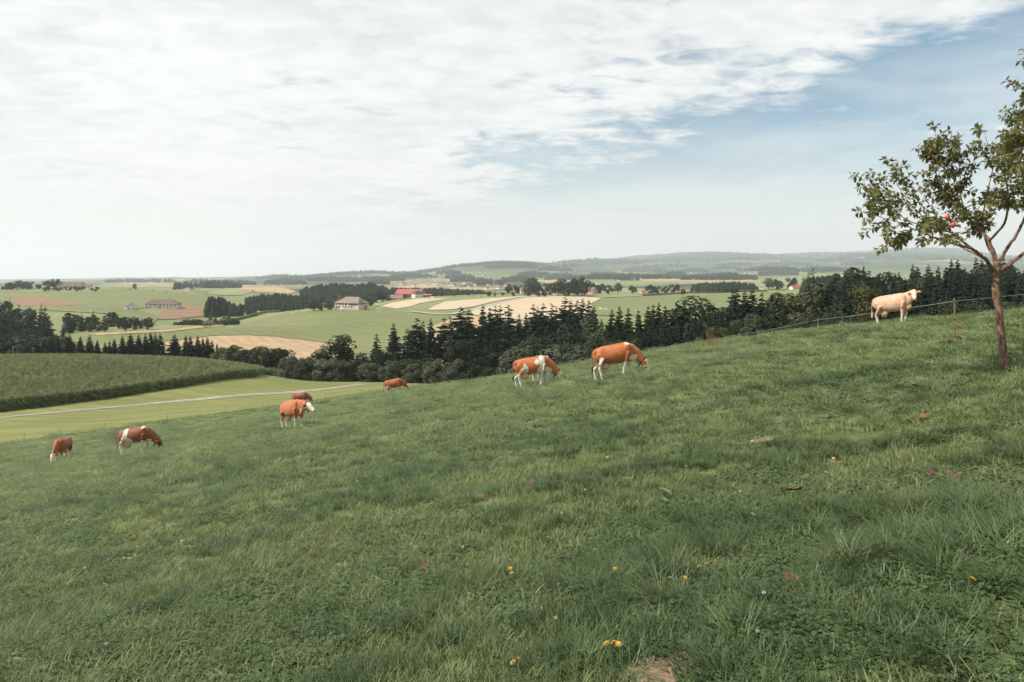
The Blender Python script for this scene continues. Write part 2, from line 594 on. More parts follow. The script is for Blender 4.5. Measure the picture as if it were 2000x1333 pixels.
def sheet(name, poly, mat, label, cat, dmin, off, step=8.0, vstep=None, rough=0.0):
    """a field lying on the ground; its outline was read off the photo and set on the terrain"""
    b = dense(poly, step)
    if rough:
        b = [(p[0] + random.uniform(-rough, rough), p[1] + random.uniform(-rough, rough) * 0.3) for p in b]
    xs = [p[0] for p in poly]; vs = [p[1] for p in poly]
    gu, gv = np.meshgrid(np.arange(min(xs), max(xs), step * 1.5), np.arange(min(vs), max(vs), (vstep or step * 0.5)))
    G = np.stack([gu.ravel(), gv.ravel()], -1)
    G = G[inside(poly, G)] if len(G) else G
    pts = [Vector(p) for p in b] + [Vector((float(a), float(c))) for a, c in G]
    edges = [(i, (i + 1) % len(b)) for i in range(len(b))]
    V2, _, Fc, *_ = delaunay_2d_cdt(pts, edges, [], 1, 1e-4)
    Q = np.array([ray_d(p[0], p[1], dmin) for p in V2])
    Zq = gz(Q[:, 0], Q[:, 1]) + off
    V = np.stack([Q[:, 0], Q[:, 1], Zq], -1)
    Fc = [tuple(f) for f in Fc]
    me = mesh_np(name, V, Fc, (mat,), smooth=True)
    bm = bmesh.new(); bm.from_mesh(me)
    for f in bm.faces:
        f.normal_update()
        if f.normal.z < 0:
            f.normal_flip()
    bm.to_mesh(me); bm.free()
    o = mobj(name, me)
    return tag(o, label, cat, kind='structure')


MEADOW = pmat('meadow_grass', (0.215, 0.222, 0.078), (0.165, 0.185, 0.064), 0.06, 0.9, 0.5, 7.0, (1.0, 2.2, 1.0), 0.1, bscale=6.0, lines=(1.0, 5.0, .45))
MFIELD = pmat('field_grass', (0.200, 0.215, 0.100), (0.165, 0.188, 0.082), 0.012, 0.9, 0.3, 8.0, (1.0, 2.5, 1.0), 0.1, bscale=2.0, lines=(.75, 9.0, .40))
MFIELD2 = pmat('field_grass_pale', (0.255, 0.275, 0.135), (0.215, 0.240, 0.115), 0.015, 0.9, 0.3, 8.0, (1.0, 2.5, 1.0), 0.1, bscale=2.0, lines=(.3, 9.0, .35))
MSTUB = pmat('stubble', (0.46, 0.33, 0.20), (0.36, 0.265, 0.155), 0.05, 0.9, 0.4, 8.0, (1.0, 3.0, 1.0), 0.1, bscale=2.0, lines=(.55, 7.0, .45))
MSTUB2 = pmat('stubble_pale', (0.58, 0.47, 0.33), (0.46, 0.38, 0.25), 0.04, 0.9, 0.4, 8.0, (1.0, 3.0, 1.0), 0.1, bscale=2.0, lines=(.9, 8.0, .45))
MSOIL = pmat('ploughed_soil', (0.29, 0.19, 0.125), (0.23, 0.15, 0.095), 0.04, 0.9, 0.5, 8.0, (1.0, 2.0, 1.0), 0.1, bscale=2.0, lines=(1.2, 6.0, .4))
MGRAV = pmat('pale_gravel', (0.46, 0.44, 0.40), (0.33, 0.31, 0.27), 1.2, 0.9, 0.4, 6.0, None, 0.1)

# valley meadow between the pasture and the cornfield / creek trees
sheet('meadow', [(-150, 892), (0, 869), (140, 849), (300, 827), (430, 808), (545, 793), (640, 779), (730, 765), (800, 756.5), (835, 752), (810, 749.5),
                 (720, 748), (660, 743), (600, 740), (555, 736), (545, 728), (470, 735), (350, 756), (250, 772), (120, 789), (0, 803), (-150, 822)],
      MEADOW, 'mown yellow green meadow between pasture fence and cornfield', 'meadow', 50, 0.05, 7.0, 3.0)
# fields on the far side of the creek
sheet('stubble_field', [(255, 678), (330, 668), (420, 657), (480, 656), (540, 659), (600, 666), (655, 675), (690, 684), (660, 712), (560, 712), (440, 712), (300, 708), (230, 695)],
      MSTUB, 'tan stubble field behind the spruce row and creek bushes', 'field', 250, 0.25, 7.0, 4.0)
sheet('stubble_field', [(175, 653.5), (240, 650), (330, 645.5), (400, 637), (450, 632), (455, 634.5), (400, 641), (330, 649), (250, 653), (190, 656)],
      MSTUB, 'narrow tan strip along the hill crest left of the stone farmhouse', 'field', 250, 0.35, 5.0, 1.2)
sheet('meadow', [(40, 688), (60, 664), (175, 656.5), (250, 654), (330, 650), (400, 642), (470, 632), (540, 615), (600, 602), (640, 599), (640, 606), (700, 607),
                 (740, 600), (800, 612), (880, 617), (860, 640), (800, 655), (745, 690), (690, 694), (690, 682), (655, 674), (600, 665), (540, 658), (480, 655), (420, 656), (330, 667), (255, 677), (200, 690)],
      MFIELD, 'broad green meadow on the slope below the stone farmhouse', 'meadow', 250, 0.25, 7.0, 4.0)
sheet('meadow', [(715, 588), (722, 584), (770, 581.5), (800, 582), (748, 596), (738, 599), (720, 596)],
      MFIELD2, 'small pale green meadow between the stone farmhouse and the red roofed farm', 'meadow', 400, 0.35, 4.0, 1.5)
sheet('stubble_field', [(742, 599), (765, 592), (820, 584), (880, 583.5), (850, 588), (820, 593), (800, 600), (775, 604)],
      MSTUB2, 'pale stubble strip in front of the red roofed farm', 'field', 400, 0.35, 4.0, 1.5)
sheet('stubble_field', [(835, 606.5), (850, 598), (870, 590), (930, 585), (1010, 580), (1060, 576.5), (1080, 575.5), (1010, 582), (960, 591), (925, 600), (880, 606)],
      MSTUB2, 'pale stubble field with mown stripes left of the farm track', 'field', 400, 0.45, 4.0, 1.5)
sheet('stubble_field', [(1085, 576), (1176, 583), (1150, 596), (1190, 605), (1140, 628), (1040, 628), (925, 616), (920, 609), (938, 600), (980, 590), (1030, 582)],
      MSTUB2, 'large pale stubble field behind the tall spruces', 'field', 350, 0.45, 5.0, 2.0)
sheet('ploughed_field', [(770, 690), (790, 672), (810, 655), (860, 632), (890, 618), (925, 618), (1040, 630), (1000, 665), (930, 700), (860, 712), (800, 705)],
      MSTUB, 'reddish stubble slope glimpsed between the tall spruce trunks', 'field', 250, 0.30, 6.0, 3.0)
sheet('meadow', [(1085, 574), (1180, 562), (1300, 566), (1280, 571), (1255, 579), (1200, 582), (1178, 582)],
      MFIELD2, 'pale meadow strip in front of the white farm behind big trees', 'meadow', 450, 0.5, 5.0, 1.5)
sheet('meadow', [(1152, 596), (1178, 584), (1255, 581), (1330, 577.5), (1440, 574), (1520, 573), (1500, 592), (1400, 606), (1300, 618), (1160, 618)],
      MFIELD, 'bright green meadow between the spruce forest and the maize strip', 'meadow', 400, 0.5, 5.0, 2.0)
sheet('stubble_field', [(1268, 573), (1300, 569), (1350, 566.5), (1430, 562.5), (1500, 563.5), (1490, 567), (1400, 568.5), (1310, 572.5)],
      MSTUB, 'orange tan stubble strip behind the maize strip', 'field', 500, 0.5, 4.0, 1.2)
# left hillside
sheet('meadow', [(-60, 596), (0, 570), (60, 570), (120, 573), (200, 572), (190, 561), (260, 563), (330, 568), (410, 573), (400, 583), (430, 590), (400, 600), (330, 600), (262, 604), (290, 612), (310, 622),
                 (290, 640), (230, 615), (140, 610), (60, 606), (0, 603)],
      MFIELD, 'green hillside meadow around the white farmhouse on the left', 'meadow', 430, 0.5, 6.0, 2.5)
sheet('ploughed_field', [(15, 582), (60, 581.5), (108, 582.5), (130, 589), (172, 597), (150, 598.5), (100, 599), (40, 600)],
      MSOIL, 'brown ploughed patch on the far left hillside', 'field', 430, 0.7, 4.0, 1.5)
sheet('ploughed_field', [(312, 611), (330, 600.5), (370, 598), (430, 602), (440, 612), (410, 618), (350, 624), (309, 626)],
      MSOIL, 'brown ploughed field below the white farmhouse on the left', 'field', 500, 0.6, 4.0, 1.5)
sheet('stubble_field', [(455, 562), (540, 560.5), (580, 570), (565, 575), (500, 571), (470, 566)],
      MSTUB, 'tan field beyond the small red roofed house', 'field', 800, 0.8, 3.0, 1.0)
sheet('meadow', [(400, 574), (455, 561), (470, 566), (490, 572), (470, 578), (430, 578)], MFIELD2,
      'pale meadow left of the small red roofed house', 'meadow', 700, 0.7, 3.0, 1.0)
sheet('ploughed_field', [(330, 563), (395, 560.5), (455, 560), (400, 563), (350, 565.5)], MSOIL,
      'thin brown field line below the hazy hills at left', 'field', 1000, 1.0, 3.0, 0.8)
sheet('meadow', [(1450, 553), (1500, 545), (1560, 541), (1600, 543), (1580, 556), (1540, 566), (1500, 566)], MFIELD2,
      'pale meadow in front of the red roofed hamlet at right', 'meadow', 600, 0.8, 4.0, 1.2)


def ribbon(name, pts, half, gaps, mat, label, cat, off, step=2.0):
    """track following points on the ground; gaps = strips (from, to) across its width"""
    P = []
    for a, b in zip(pts[:-1], pts[1:]):
        n = max(1, int((Vector(b) - Vector(a)).length / step))
        for i in range(n):
            P.append(Vector(a).lerp(Vector(b), i / n))
    P.append(Vector(pts[-1]))
    for _ in range(8):
        P = [P[0]] + [(P[i - 1] + P[i] * 2 + P[i + 1]) / 4 for i in range(1, len(P) - 1)] + [P[-1]]
    mb = MB()
    for lo, hi in gaps:
        V, Fc = [], []
        for i, p in enumerate(P):
            t = (P[min(i + 1, len(P) - 1)] - P[max(i - 1, 0)]); t.z = 0; t.normalize()
            s = Vector((t.y, -t.x, 0))
            j1, j2 = random.uniform(-.12, .12) * half, random.uniform(-.12, .12) * half
            for k in (lo * half + j1, hi * half + j2):
                q = p + s * k
                V.append((q.x, q.y, 0.0))
        zq = gz(np.array([q[0] for q in V]), np.array([q[1] for q in V])) + off
        V = [(q[0], q[1], float(zv)) for q, zv in zip(V, zq)]
        for i in range(len(P) - 1):
            Fc.append((2 * i, 2 * i + 1, 2 * i + 3, 2 * i + 2))
        mb.add(V, Fc)
    o = mb.build(name, mat)
    return tag(o, label, cat, kind='structure')


trk = [ray(u, v, 60) for u, v in ((-160, 836), (0, 818), (150, 803), (300, 789), (420, 778), (520, 771), (620, 762), (690, 754.5), (712, 751.2))]
ribbon('track', trk, 1.45, ((-1.0, -0.18), (0.18, 1.0)), MGRAV, 'pale gravel farm track with a grassy middle crossing the meadow', 'track', 0.12)
trk2 = [ray(u, v, 420) for u, v in ((800, 609.5), (830, 613), (880, 617.5), (920, 607), (960, 596), (1000, 587), (1040, 580), (1082, 575.5), (1110, 570))]
ribbon('track', trk2, 2.2, ((-1.0, 1.0),), MGRAV, 'pale farm track curving up between the stubble fields', 'track', 0.7, 5.0)
# ------------------------------------------------------------------ trees
_U = ['first', 'second', 'third', 'fourth', 'fifth', 'sixth', 'seventh', 'eighth', 'ninth']
_C = ['', 'one', 'two', 'three', 'four', 'five', 'six', 'seven', 'eight', 'nine']
ORD = _U + ['tenth', 'eleventh', 'twelfth', 'thirteenth', 'fourteenth', 'fifteenth', 'sixteenth', 'seventeenth', 'eighteenth', 'nineteenth']
for _t, _th in (('twenty', 'twentieth'), ('thirty', 'thirtieth'), ('forty', 'fortieth'), ('fifty', 'fiftieth'), ('sixty', 'sixtieth')):
    ORD += [_th] + ['%s-%s' % (_t, q) for q in _U]


def number(objs, group_rows=None):
    """give look-alikes their own labels: row by distance, then place from the left"""
    by = {}
    for o in objs:
        by.setdefault(o['label'], []).append(o)
    for lab, L in by.items():
        if len(L) == 1:
            continue
        L.sort(key=lambda o: o.location.y)
        rows = ('front', 'middle', 'back') if len(L) > 8 else ('',)
        k = math.ceil(len(L) / len(rows))
        for r_i, rn in enumerate(rows):
            part = sorted(L[r_i * k:(r_i + 1) * k], key=lambda o: o.location.x / o.location.y)
            for i, o in enumerate(part):
                o['label'] = '%s, %s%s from left' % (lab, rn + ' row ' if rn else '', ORD[min(i, len(ORD) - 1)])


BARK = pmat('bark_grey', (0.11, 0.085, 0.065), (0.06, 0.045, 0.035), 3.0, 0.9, 0.5)
BARKP = pmat('bark_pale', (0.30, 0.235, 0.185), (0.19, 0.145, 0.11), 2.0, 0.9, 0.4)
M_SPRUCE = foliage('spruce_needles', (0.011, 0.023, 0.017), (0.022, 0.036, 0.021), 0.10, 0.15, 0.8, 0.1)
M_DARK = foliage('leaves_dark', (0.022, 0.036, 0.020), (0.042, 0.058, 0.028), 0.20, 0.25, 0.75, 0.12)
M_MID = foliage('leaves_mid', (0.045, 0.062, 0.032), (0.075, 0.092, 0.044), 0.22, 0.25, 0.75, 0.12)
M_WILLOW = foliage('leaves_willow', (0.078, 0.092, 0.060), (0.118, 0.128, 0.082), 0.22, 0.25, 0.75, 0.12)
M_LIME = foliage('leaves_lime', (0.165, 0.185, 0.055), (0.220, 0.225, 0.070), 0.25, 0.25, 0.75, 0.12)
M_OLIVE = foliage('leaves_olive', (0.085, 0.092, 0.038), (0.125, 0.125, 0.050), 0.25, 0.25, 0.75, 0.12)


def spruce_meshes(seed, bare=0.06, whorls=26, per=9, full=1.0, rad=0.17, bark=None):
    """unit-height conifer: drooping sprays in whorls round a straight trunk"""
    r = random.Random(seed)
    V, Fc = [], []
    for i in range(whorls):
        h = bare + (0.985 - bare) * max(0.0, (i + r.uniform(-.3, .3)) / (whorls - 1)) ** 0.92
        h = min(max(h, bare), 0.985)
        k = (h - bare) / (1 - bare)
        L = rad * ((1 - k) ** 0.80) * (0.55 + 0.45 * min(1, k * 6 + 0.35)) + 0.012
        n = per if k < 0.75 else max(5, per - 3)
        a0 = r.uniform(0, 6.28)
        for j in range(n):
            if r.random() > full:
                continue
            a = a0 + 6.283 * j / n + r.uniform(-.3, .3)
            l = L * r.uniform(0.66, 1.18)
            hh = h + r.uniform(-.55, .55) * (1 - bare) / whorls
            ca, sa = math.cos(a), math.sin(a)
            w = l * r.uniform(0.22, 0.34)
            dr = r.uniform(0.25, 0.55)
            pts = [(0.0, 0.0, 0.35), (0.40, -0.02, 1.0), (0.75, -dr * 0.42, 0.75), (1.0, -dr * 0.55 + 0.06, 0.06)]
            b = len(V)
            for s, dz, ww in pts:
                for q in (-1, 1):
                    sag = -abs(ww) * (w * 0.45 + min(0.026, l * 0.30)) * r.uniform(0.5, 1.25)
                    V.append((ca * s * l - sa * q * ww * w, sa * s * l + ca * q * ww * w, hh + dz * l + sag))
                V.append((ca * s * l, sa * s * l, hh + dz * l))
            for s in range(3):
                o, p = b + 3 * s, b + 3 * s + 3
                Fc += [(o, o + 2, p + 2, p), (o + 2, o + 1, p + 1, p + 2)]
            # hanging twigs under the spray
            for q in range(4):
                s = r.uniform(0.15, 0.95)
                bx, by, bz = ca * s * l, sa * s * l, hh - dr * 0.4 * s * l
                e = r.uniform(-.5, .5) * w
                b2 = len(V)
                V += [(bx, by, bz), (bx - sa * e + ca * .1 * l, by + ca * e + sa * .1 * l, bz - min(0.02, l * .2) - l * r.uniform(.10, .26)), (bx + ca * l * .26 - sa * e, by + sa * l * .26 + ca * e, bz + 0.004)]
                Fc.append((b2, b2 + 1, b2 + 2))
    crown = mesh_np('spruce_crown', V, Fc, (M_SPRUCE,))
    t = MB().tube([(0, 0, -0.03), (0, 0, 0.25), (0, 0, 0.6), (0, 0, 1.0)], [0.017, 0.0135, 0.008, 0.0012], 6)
    return crown, t.mesh('spruce_trunk', bark or BARK)


def broad_meshes(seed, mat, shape='round', n_clump=19, per=210, leaf=0.0225, bark=None, low=0.08, lw=1.0):
    """unit-height broadleaf tree: forked trunk and leaf clumps spread through the crown"""
    r = random.Random(seed)
    V, Fc = [], []
    cl = []
    for i in range(n_clump):
        for _ in range(60):
            th, zz_ = r.uniform(0, 6.28), r.uniform(-1, 1)
            rr = r.uniform(0.35, 1.0) ** 0.5
            s = math.sqrt(max(0, 1 - zz_ * zz_))
            x, y, z = rr * s * math.cos(th), rr * s * math.sin(th), rr * zz_
            if shape == 'column':
                x *= 0.62; y *= 0.62
            if shape == 'cone':
                k = 1.15 - 0.55 * (z + 1) / 2
                x *= k; y *= k
            if all((x - c[0]) ** 2 + (y - c[1]) ** 2 + (z - c[2]) ** 2 > 0.14 for c in cl):
                break
        cl.append((x, y, z))
    zm, zr = (1 + low) / 2, (1 - low) / 2
    R = 0.36
    for (x, y, z) in cl:
        cr = r.uniform(0.24, 0.40)
        c = Vector((x * R * 0.80, y * R * 0.80, zm + z * zr * 0.80))
        for q in range(per):
            d = Vector((r.gauss(0, 1), r.gauss(0, 1), r.gauss(0.25, 1))).normalized()
            rad = cr * (r.uniform(0.5, 1.0) ** 0.45)
            p = c + Vector((d.x * rad * R * 1.1, d.y * rad * R * 1.1, d.z * rad * zr * 0.85))
            nrm = (d + Vector((r.uniform(-.8, .8), r.uniform(-.8, .8), r.uniform(-.3, .9)))).normalized()
            a = nrm.orthogonal().normalized()
            a = Matrix.Rotation(r.uniform(0, 6.28), 3, nrm) @ a
            b_ = nrm.cross(a)
            s = leaf * r.uniform(0.6, 1.35)
            i0 = len(V)
            V += [p - a * s, p - b_ * s * 0.6 * lw, p + a * s, p + b_ * s * 0.6 * lw + nrm * s * 0.25]
            Fc.append((i0, i0 + 1, i0 + 2, i0 + 3))
    crown = mesh_np('broadleaf_crown', V, Fc, (mat,))
    t = MB()
    t.tube([(0, 0, -0.03), (0.006, 0.0, 0.14), (0.0, 0.008, low + 0.12), (0.01, 0, low + 0.38)], [0.030, 0.023, 0.017, 0.007], 7)
    for c in cl[:7]:
        t.tube([(0, 0, low + r.uniform(-.02, .18)), (c[0] * R * .4, c[1] * R * .4, zm + c[2] * zr * .5 - .08), (c[0] * R * .75, c[1] * R * .75, zm + c[2] * zr * .75)], [0.012, 0.008, 0.003], 5)
    return crown, t.mesh('broadleaf_trunk', bark or BARK)


KIND = {}
KIND['spruce'] = [spruce_meshes(s, 0.02, 30, 10) for s in (1, 2, 3, 4)]
KIND['spruce_slim'] = [spruce_meshes(s, 0.05, 28, 8, 1.0, 0.13) for s in (11, 12)]
KIND['spruce_bare'] = [spruce_meshes(s, 0.34, 22, 8, 0.9, 0.13, BARKP) for s in (21, 22, 23)]
KIND['pine'] = [spruce_meshes(s, 0.42, 13, 8, 0.85, 0.15, BARKP) for s in (31, 32)]
KIND['broad_dark'] = [broad_meshes(s, M_DARK) for s in (41, 42)]
KIND['broad_mid'] = [broad_meshes(s, M_MID) for s in (43, 44, 45)]
KIND['bush'] = [broad_meshes(s, M_WILLOW, low=-0.16, n_clump=24) for s in (46, 47, 48)]
KIND['bush_mid'] = [broad_meshes(s, M_DARK, low=-0.16, n_clump=24) for s in (49, 50)]
KIND['column'] = [broad_meshes(s, M_DARK, 'column', 20, 200, 0.018, low=0.03) for s in (51, 52)]
KIND['lime'] = [broad_meshes(s, M_LIME, low=0.12) for s in (53,)]
KIND['olive'] = [broad_meshes(s, M_OLIVE, low=0.08) for s in (54, 55)]
KIND['far_broad'] = [broad_meshes(s, M_MID, n_clump=13, per=75, leaf=0.042, low=0.05) for s in (61, 62, 63)]
KIND['far_dark'] = [broad_meshes(s, M_DARK, n_clump=13, per=75, leaf=0.042, low=0.05) for s in (64, 65)]
KIND['far_lime'] = [broad_meshes(s, M_LIME, n_clump=13, per=75, leaf=0.042, low=0.05) for s in (66,)]
KIND['far_spruce'] = [spruce_meshes(s, 0.02, 15, 7, 1.0, 0.17) for s in (67, 68, 69)]
ASPECT = {'broad_dark': 1.0, 'bush': 1.45, 'bush_mid': 1.4, 'column': 1.0}
TNAME = {'spruce': 'spruce_tree', 'spruce_slim': 'spruce_tree', 'spruce_bare': 'spruce_tree', 'pine': 'pine_tree', 'bush': 'willow_bush', 'bush_mid': 'leafy_bush',
         'far_spruce': 'spruce_tree'}


def tree(kind, x, y, H, label, group=None, wide=1.0, cat=None, var=None):
    ms = KIND[kind]
    crown, trunk = ms[random.randrange(len(ms)) if var is None else var % len(ms)]
    nm = TNAME.get(kind, 'broadleaf_tree')
    s = H * wide * ASPECT.get(kind, 1.0)
    o = empty(nm, (x, y, g1(x, y) - 0.15), random.uniform(0, 6.28), (s, s, H))
    mobj('trunk', trunk, o)
    mobj('crown', crown, o)
    tag(o, label, cat or ('bush' if 'bush' in nm else 'tree'), group)
    return o


def tree_px(kind, u, vtop, d, label, group=None, wide=1.0, **k):
    """a tree standing at distance d whose tip reaches the given height of the photo"""
    p = at(u, d)
    H = -(vtop - H0) / F * d - p.z
    return tree(kind, p.x, p.y, max(H, 1.0), label, group, wide, **k)


def topline(tl, u):
    return float(np.interp(u, [p[0] for p in tl], [p[1] for p in tl]))


def forest(kinds, u0, u1, d0, d1, n, tl, drop, label, group, hmin=5.0, hmax=30.0, wide=1.0, jit=6.0, seed=1):
    """n trees between two distances; those at the back reach the forest's outline, those in front stand lower on the photo"""
    r = random.Random(seed)
    done, tries, objs = [], 0, []
    while len(done) < n and tries < n * 40:
        tries += 1
        d = d0 + (d1 - d0) * r.random()
        u = u0 + (u1 - u0) * (len(done) + r.random()) / n if r.random() < .6 else r.uniform(u0, u1)
        x = (u - 1000) / F * d
        if any((x - a) ** 2 + (d - b) ** 2 < (2.4 + d * .003) ** 2 for a, b in done):
            continue
        f = (d - d0) / max(d1 - d0, 1e-6)
        vt = topline(tl, u) + (1 - f) * drop + abs(r.gauss(0, jit))
        p = at(u, d)
        H = -(vt - H0) / F * d - p.z
        H = min(max(H, hmin), hmax)
        k = r.choices([a for a, _ in kinds], [b for _, b in kinds])[0]
        lab = label[k] if isinstance(label, dict) else label
        objs.append(tree(k, p.x, p.y, H, lab, group + (' - ' + TNAME.get(k, 'broadleaf_tree').replace('_', ' ') if isinstance(label, dict) else ''), wide * r.uniform(.85, 1.2)))
        done.append((x, d))
    number(objs)


# row of spruces behind the cornfield
row = [(51, 671, 1.0), (72, 668, .9), (86, 660, .8), (99, 657, 1), (112, 656, 1), (135, 655, 1.2), (157, 658, 1), (175, 655, .9), (190, 665, 1.0), (205, 669, .9), (214, 666, .8),
       (223, 662, 1), (239, 656, 1), (255, 652, 1), (271, 654, .9), (284, 653, .8), (294, 650, .9), (303, 652, .8), (313, 653, 1), (341, 655, 1.25), (363, 656, .8), (372, 657, .8),
       (386, 657, .9), (396, 661, .8), (405, 660, .8), (414, 665, .8), (424, 672, .8)]
for i, (u, v, wd) in enumerate(row):
    tree_px('spruce', u, v - 2, 238 + (i % 3) * 4, '%s spruce from the left in the row behind the cornfield' % ORD[i], 'spruce row behind the cornfield', wd * 1.42 * random.uniform(.85, 1.2))
# creek trees and bushes, left to right
creek = [('broad_mid', 438, 674, 230, 1.5, 'rounded dark tree right after the spruce row, first of the creek trees'),
         ('broad_mid', 462, 671, 228, 1.4, 'rounded tree above the cornfield tip, second of the creek trees'),
         ('broad_dark', 493, 673, 226, 1.2, 'dark tree above the cornfield tip'),
         ('broad_dark', 518, 672, 222, 1.35, 'broad dark tree with ragged crown right of the cornfield tip'),
         ('broad_dark', 545, 673, 220, 1.3, 'dark tree with a flat ragged top before the tan stubble field'),
         ('bush_mid', 558, 700, 208, 1.0, 'dark green bush just past the cornfield tip'),
         ('bush', 574, 690, 194, 1.1, 'grey green willow bush just right of the cornfield tip'),
         ('bush', 607, 696, 192, 1.4, 'wide grey green willow bush above the track end'),
         ('broad_mid', 622, 682, 200, 1.2, 'round leafy tree behind the wide willow bush'),
         ('bush', 640, 698, 190, 1.3, 'pale grey willow bush with a domed crown beside the track end'),
         ('bush', 668, 699, 190, 1.3, 'pale grey willow bush below the tall lone poplar'),
         ('column', 664, 646, 205, 1.35, 'tall dark poplar standing alone before the green slope'),
         ('bush_mid', 695, 700, 191, 1.2, 'green bush right of the pale willows'),
         ('column', 708, 684, 208, .9, 'short narrow dark tree between poplar and spruces'),
         ('bush', 722, 706, 188, 1.2, 'grey willow bush under the narrow conifer'),
         ('spruce_slim', 736, 651, 214, 1.6, 'narrow dark conifer with leafy trees at its foot'),
         ('broad_dark', 745, 675, 208, 1.1, 'dark leafy tree beside the narrow conifer'),
         ('bush', 766, 702, 186, 1.1, 'rounded pale willow bush above the farthest grazing cow'),
         ('bush_mid', 788, 692, 188, 1.2, 'tall green bush left of the pine group'),
         ('bush', 806, 708, 184, 1.1, 'grey willow bush under the pine group'),
         ('bush_mid', 828, 690, 189, 1.1, 'green bush under the leftmost tall spruces'),
         ('bush', 852, 700, 182, 1.2, 'low grey bush at the edge of the pasture crest'),
         ('bush_mid', 870, 704, 184, 1.1, 'low dark bush at the crest below the tall spruces'),
         ('bush', 893, 700, 180, 1.2, 'pale olive bush at the crest below the tall spruces'),
         ('broad_dark', 902, 652, 196, 1.0, 'rounded dark tree in front of the two tallest left spruces'),
         ('bush_mid', 920, 690, 182, 1.2, 'round bush left of the pinto cow and above the crest'),
         ('broad_dark', 945, 668, 190, 1.0, 'dark leafy tree among young spruces left of the pinto cow'),
         ('spruce', 925, 662, 186, 1.5, 'young spruce with wide skirts before the tall spruces'),
         ('spruce', 962, 655, 188, 1.5, 'wide young spruce above and left of the pinto cow'),
         ('bush_mid', 985, 682, 176, 1.2, 'dark bush just left of the pinto cow'),
         ('spruce', 1004, 650, 184, 1.4, 'young spruce right above the pinto cow'),
         ('bush', 1024, 672, 172, 1.2, 'olive bush behind the back of the pinto cow'),
         ('broad_dark', 1046, 645, 186, 1.0, 'dark leafy tree behind the head of the pinto cow'),
         ('bush_mid', 1066, 664, 170, 1.2, 'leafy bush right behind the head of the pinto cow'),
         ('bush', 1090, 660, 166, 1.1, 'pale leafy bush between the pinto cow and the orange grazing cow'),
         ('column', 1108, 632, 178, 1.3, 'pale leafy tree in front of the tall spruce block'),
         ('bush_mid', 1128, 664, 160, 1.2, 'bush at the crest left of the orange grazing cow'),
         ('bush', 1150, 662, 156, 1.2, 'round bush touching the rump of the orange grazing cow'),
         ('broad_mid', 1160, 618, 190, 1.1, 'grey leafy tree at the right end of the tall spruce block'),
         ('broad_dark', 1140, 640, 184, 1.2, 'dark leafy tree under the tall spruce block')]
for k, u, v, d, wd, lab in creek:
    tree_px(k, u, v, d, lab, 'creek trees and bushes', wd)
# tall spruces with bare stems
tall = [('spruce', 769, 632, .95), ('pine', 797, 640, 1.2), ('pine', 814, 620, 1.2), ('spruce_slim', 826, 626, 1.0), ('spruce', 841, 622, .8), ('pine', 868, 620, 1.3), ('spruce_slim', 880, 619, 1.0),
        ('pine', 900, 598, 1.3), ('spruce_bare', 916, 604, 1.2), ('spruce', 943, 596, .8), ('spruce', 957, 600, .8), ('spruce_bare', 968, 597, 1.0), ('spruce_bare', 977, 597, 1.0), ('spruce_bare', 993, 595, 1.2),
        ('spruce', 1014, 614, .7), ('spruce', 1028, 611, .7), ('spruce_bare', 1042, 594, 1.0), ('spruce_bare', 1050, 599, .9), ('spruce_bare', 1061, 592, 1.0), ('spruce_bare', 1078, 593, 1.1), ('spruce_bare', 1086, 598, .9),
        ('spruce_bare', 1104, 580, 1.3), ('spruce', 1115, 587, .9), ('spruce_bare', 1128, 586, 1.1), ('spruce', 1138, 584, .9), ('spruce', 1150, 587, .9), ('spruce', 1160, 597, .8)]
for i, (k, u, v, wd) in enumerate(tall):
    tree_px(k, u, v - 1, 222 + (i * 7 % 22), 'tall %s with bare lower stem, %s from the left in the tall tree group' % ('pine' if k == 'pine' else 'spruce', ORD[i]) if k in ('pine', 'spruce_bare')
            else 'tall dark spruce, %s from the left in the tall tree group' % ORD[i], 'tall conifers behind the pasture crest', wd * 1.32)
forest([('spruce', 3), ('spruce_slim', 1)], 885, 1178, 236, 262, 26, [(885, 640), (905, 622), (940, 616), (1000, 618), (1030, 628), (1060, 614), (1100, 604), (1150, 604), (1178, 622)], 10,
       'dark spruce behind the tall conifer group', 'spruces filling the tall conifer group', 8, 28, 1.2, 6, 21)
# spruce forest right of them, beyond the fence
named = [('spruce', 1195, 604, 150, 1), ('spruce', 1210, 598, 152, 1), ('spruce', 1227, 602, 148, 1), ('spruce', 1247, 605, 150, .9), ('spruce', 1266, 597, 150, 1), ('spruce', 1276, 594, 153, .9),
         ('spruce', 1287, 591, 150, .9), ('spruce', 1299, 596, 148, .9), ('spruce', 1322, 591, 152, 1), ('spruce', 1336, 589, 150, 1), ('column', 1367, 577, 152, 1.7), ('spruce', 1394, 592, 150, .9),
         ('spruce', 1412, 597, 146, .9), ('spruce', 1431, 566, 156, 1.3), ('spruce', 1438, 564, 153, 1.2), ('spruce', 1455, 568, 156, 1.1), ('spruce', 1469, 565, 156, 1.2), ('spruce', 1488, 572, 150, 1.1)]
for i, (k, u, v, d, wd) in enumerate(named):
    tree_px(k, u, v - 1, d, ('rounded grey leafy tree, %s' if k == 'column' else 'dark spruce tip, %s') % ORD[i] + ' from the left along the upper edge of the spruce forest', 'upper edge of the spruce forest', wd * 1.1)
TL1 = [(1170, 640), (1200, 622), (1300, 612), (1360, 606), (1420, 592), (1500, 588), (1560, 590)]
forest([('spruce', 8), ('broad_dark', 1)], 1172, 1520, 92, 146, 80, TL1, 48,
       {'spruce': 'dark spruce in forest between orange and cream cow', 'broad_dark': 'dark leafy tree in forest between orange and cream cow'},
       'forest between orange cow and cream cow', 6, 22, 1.05, 6, 3)
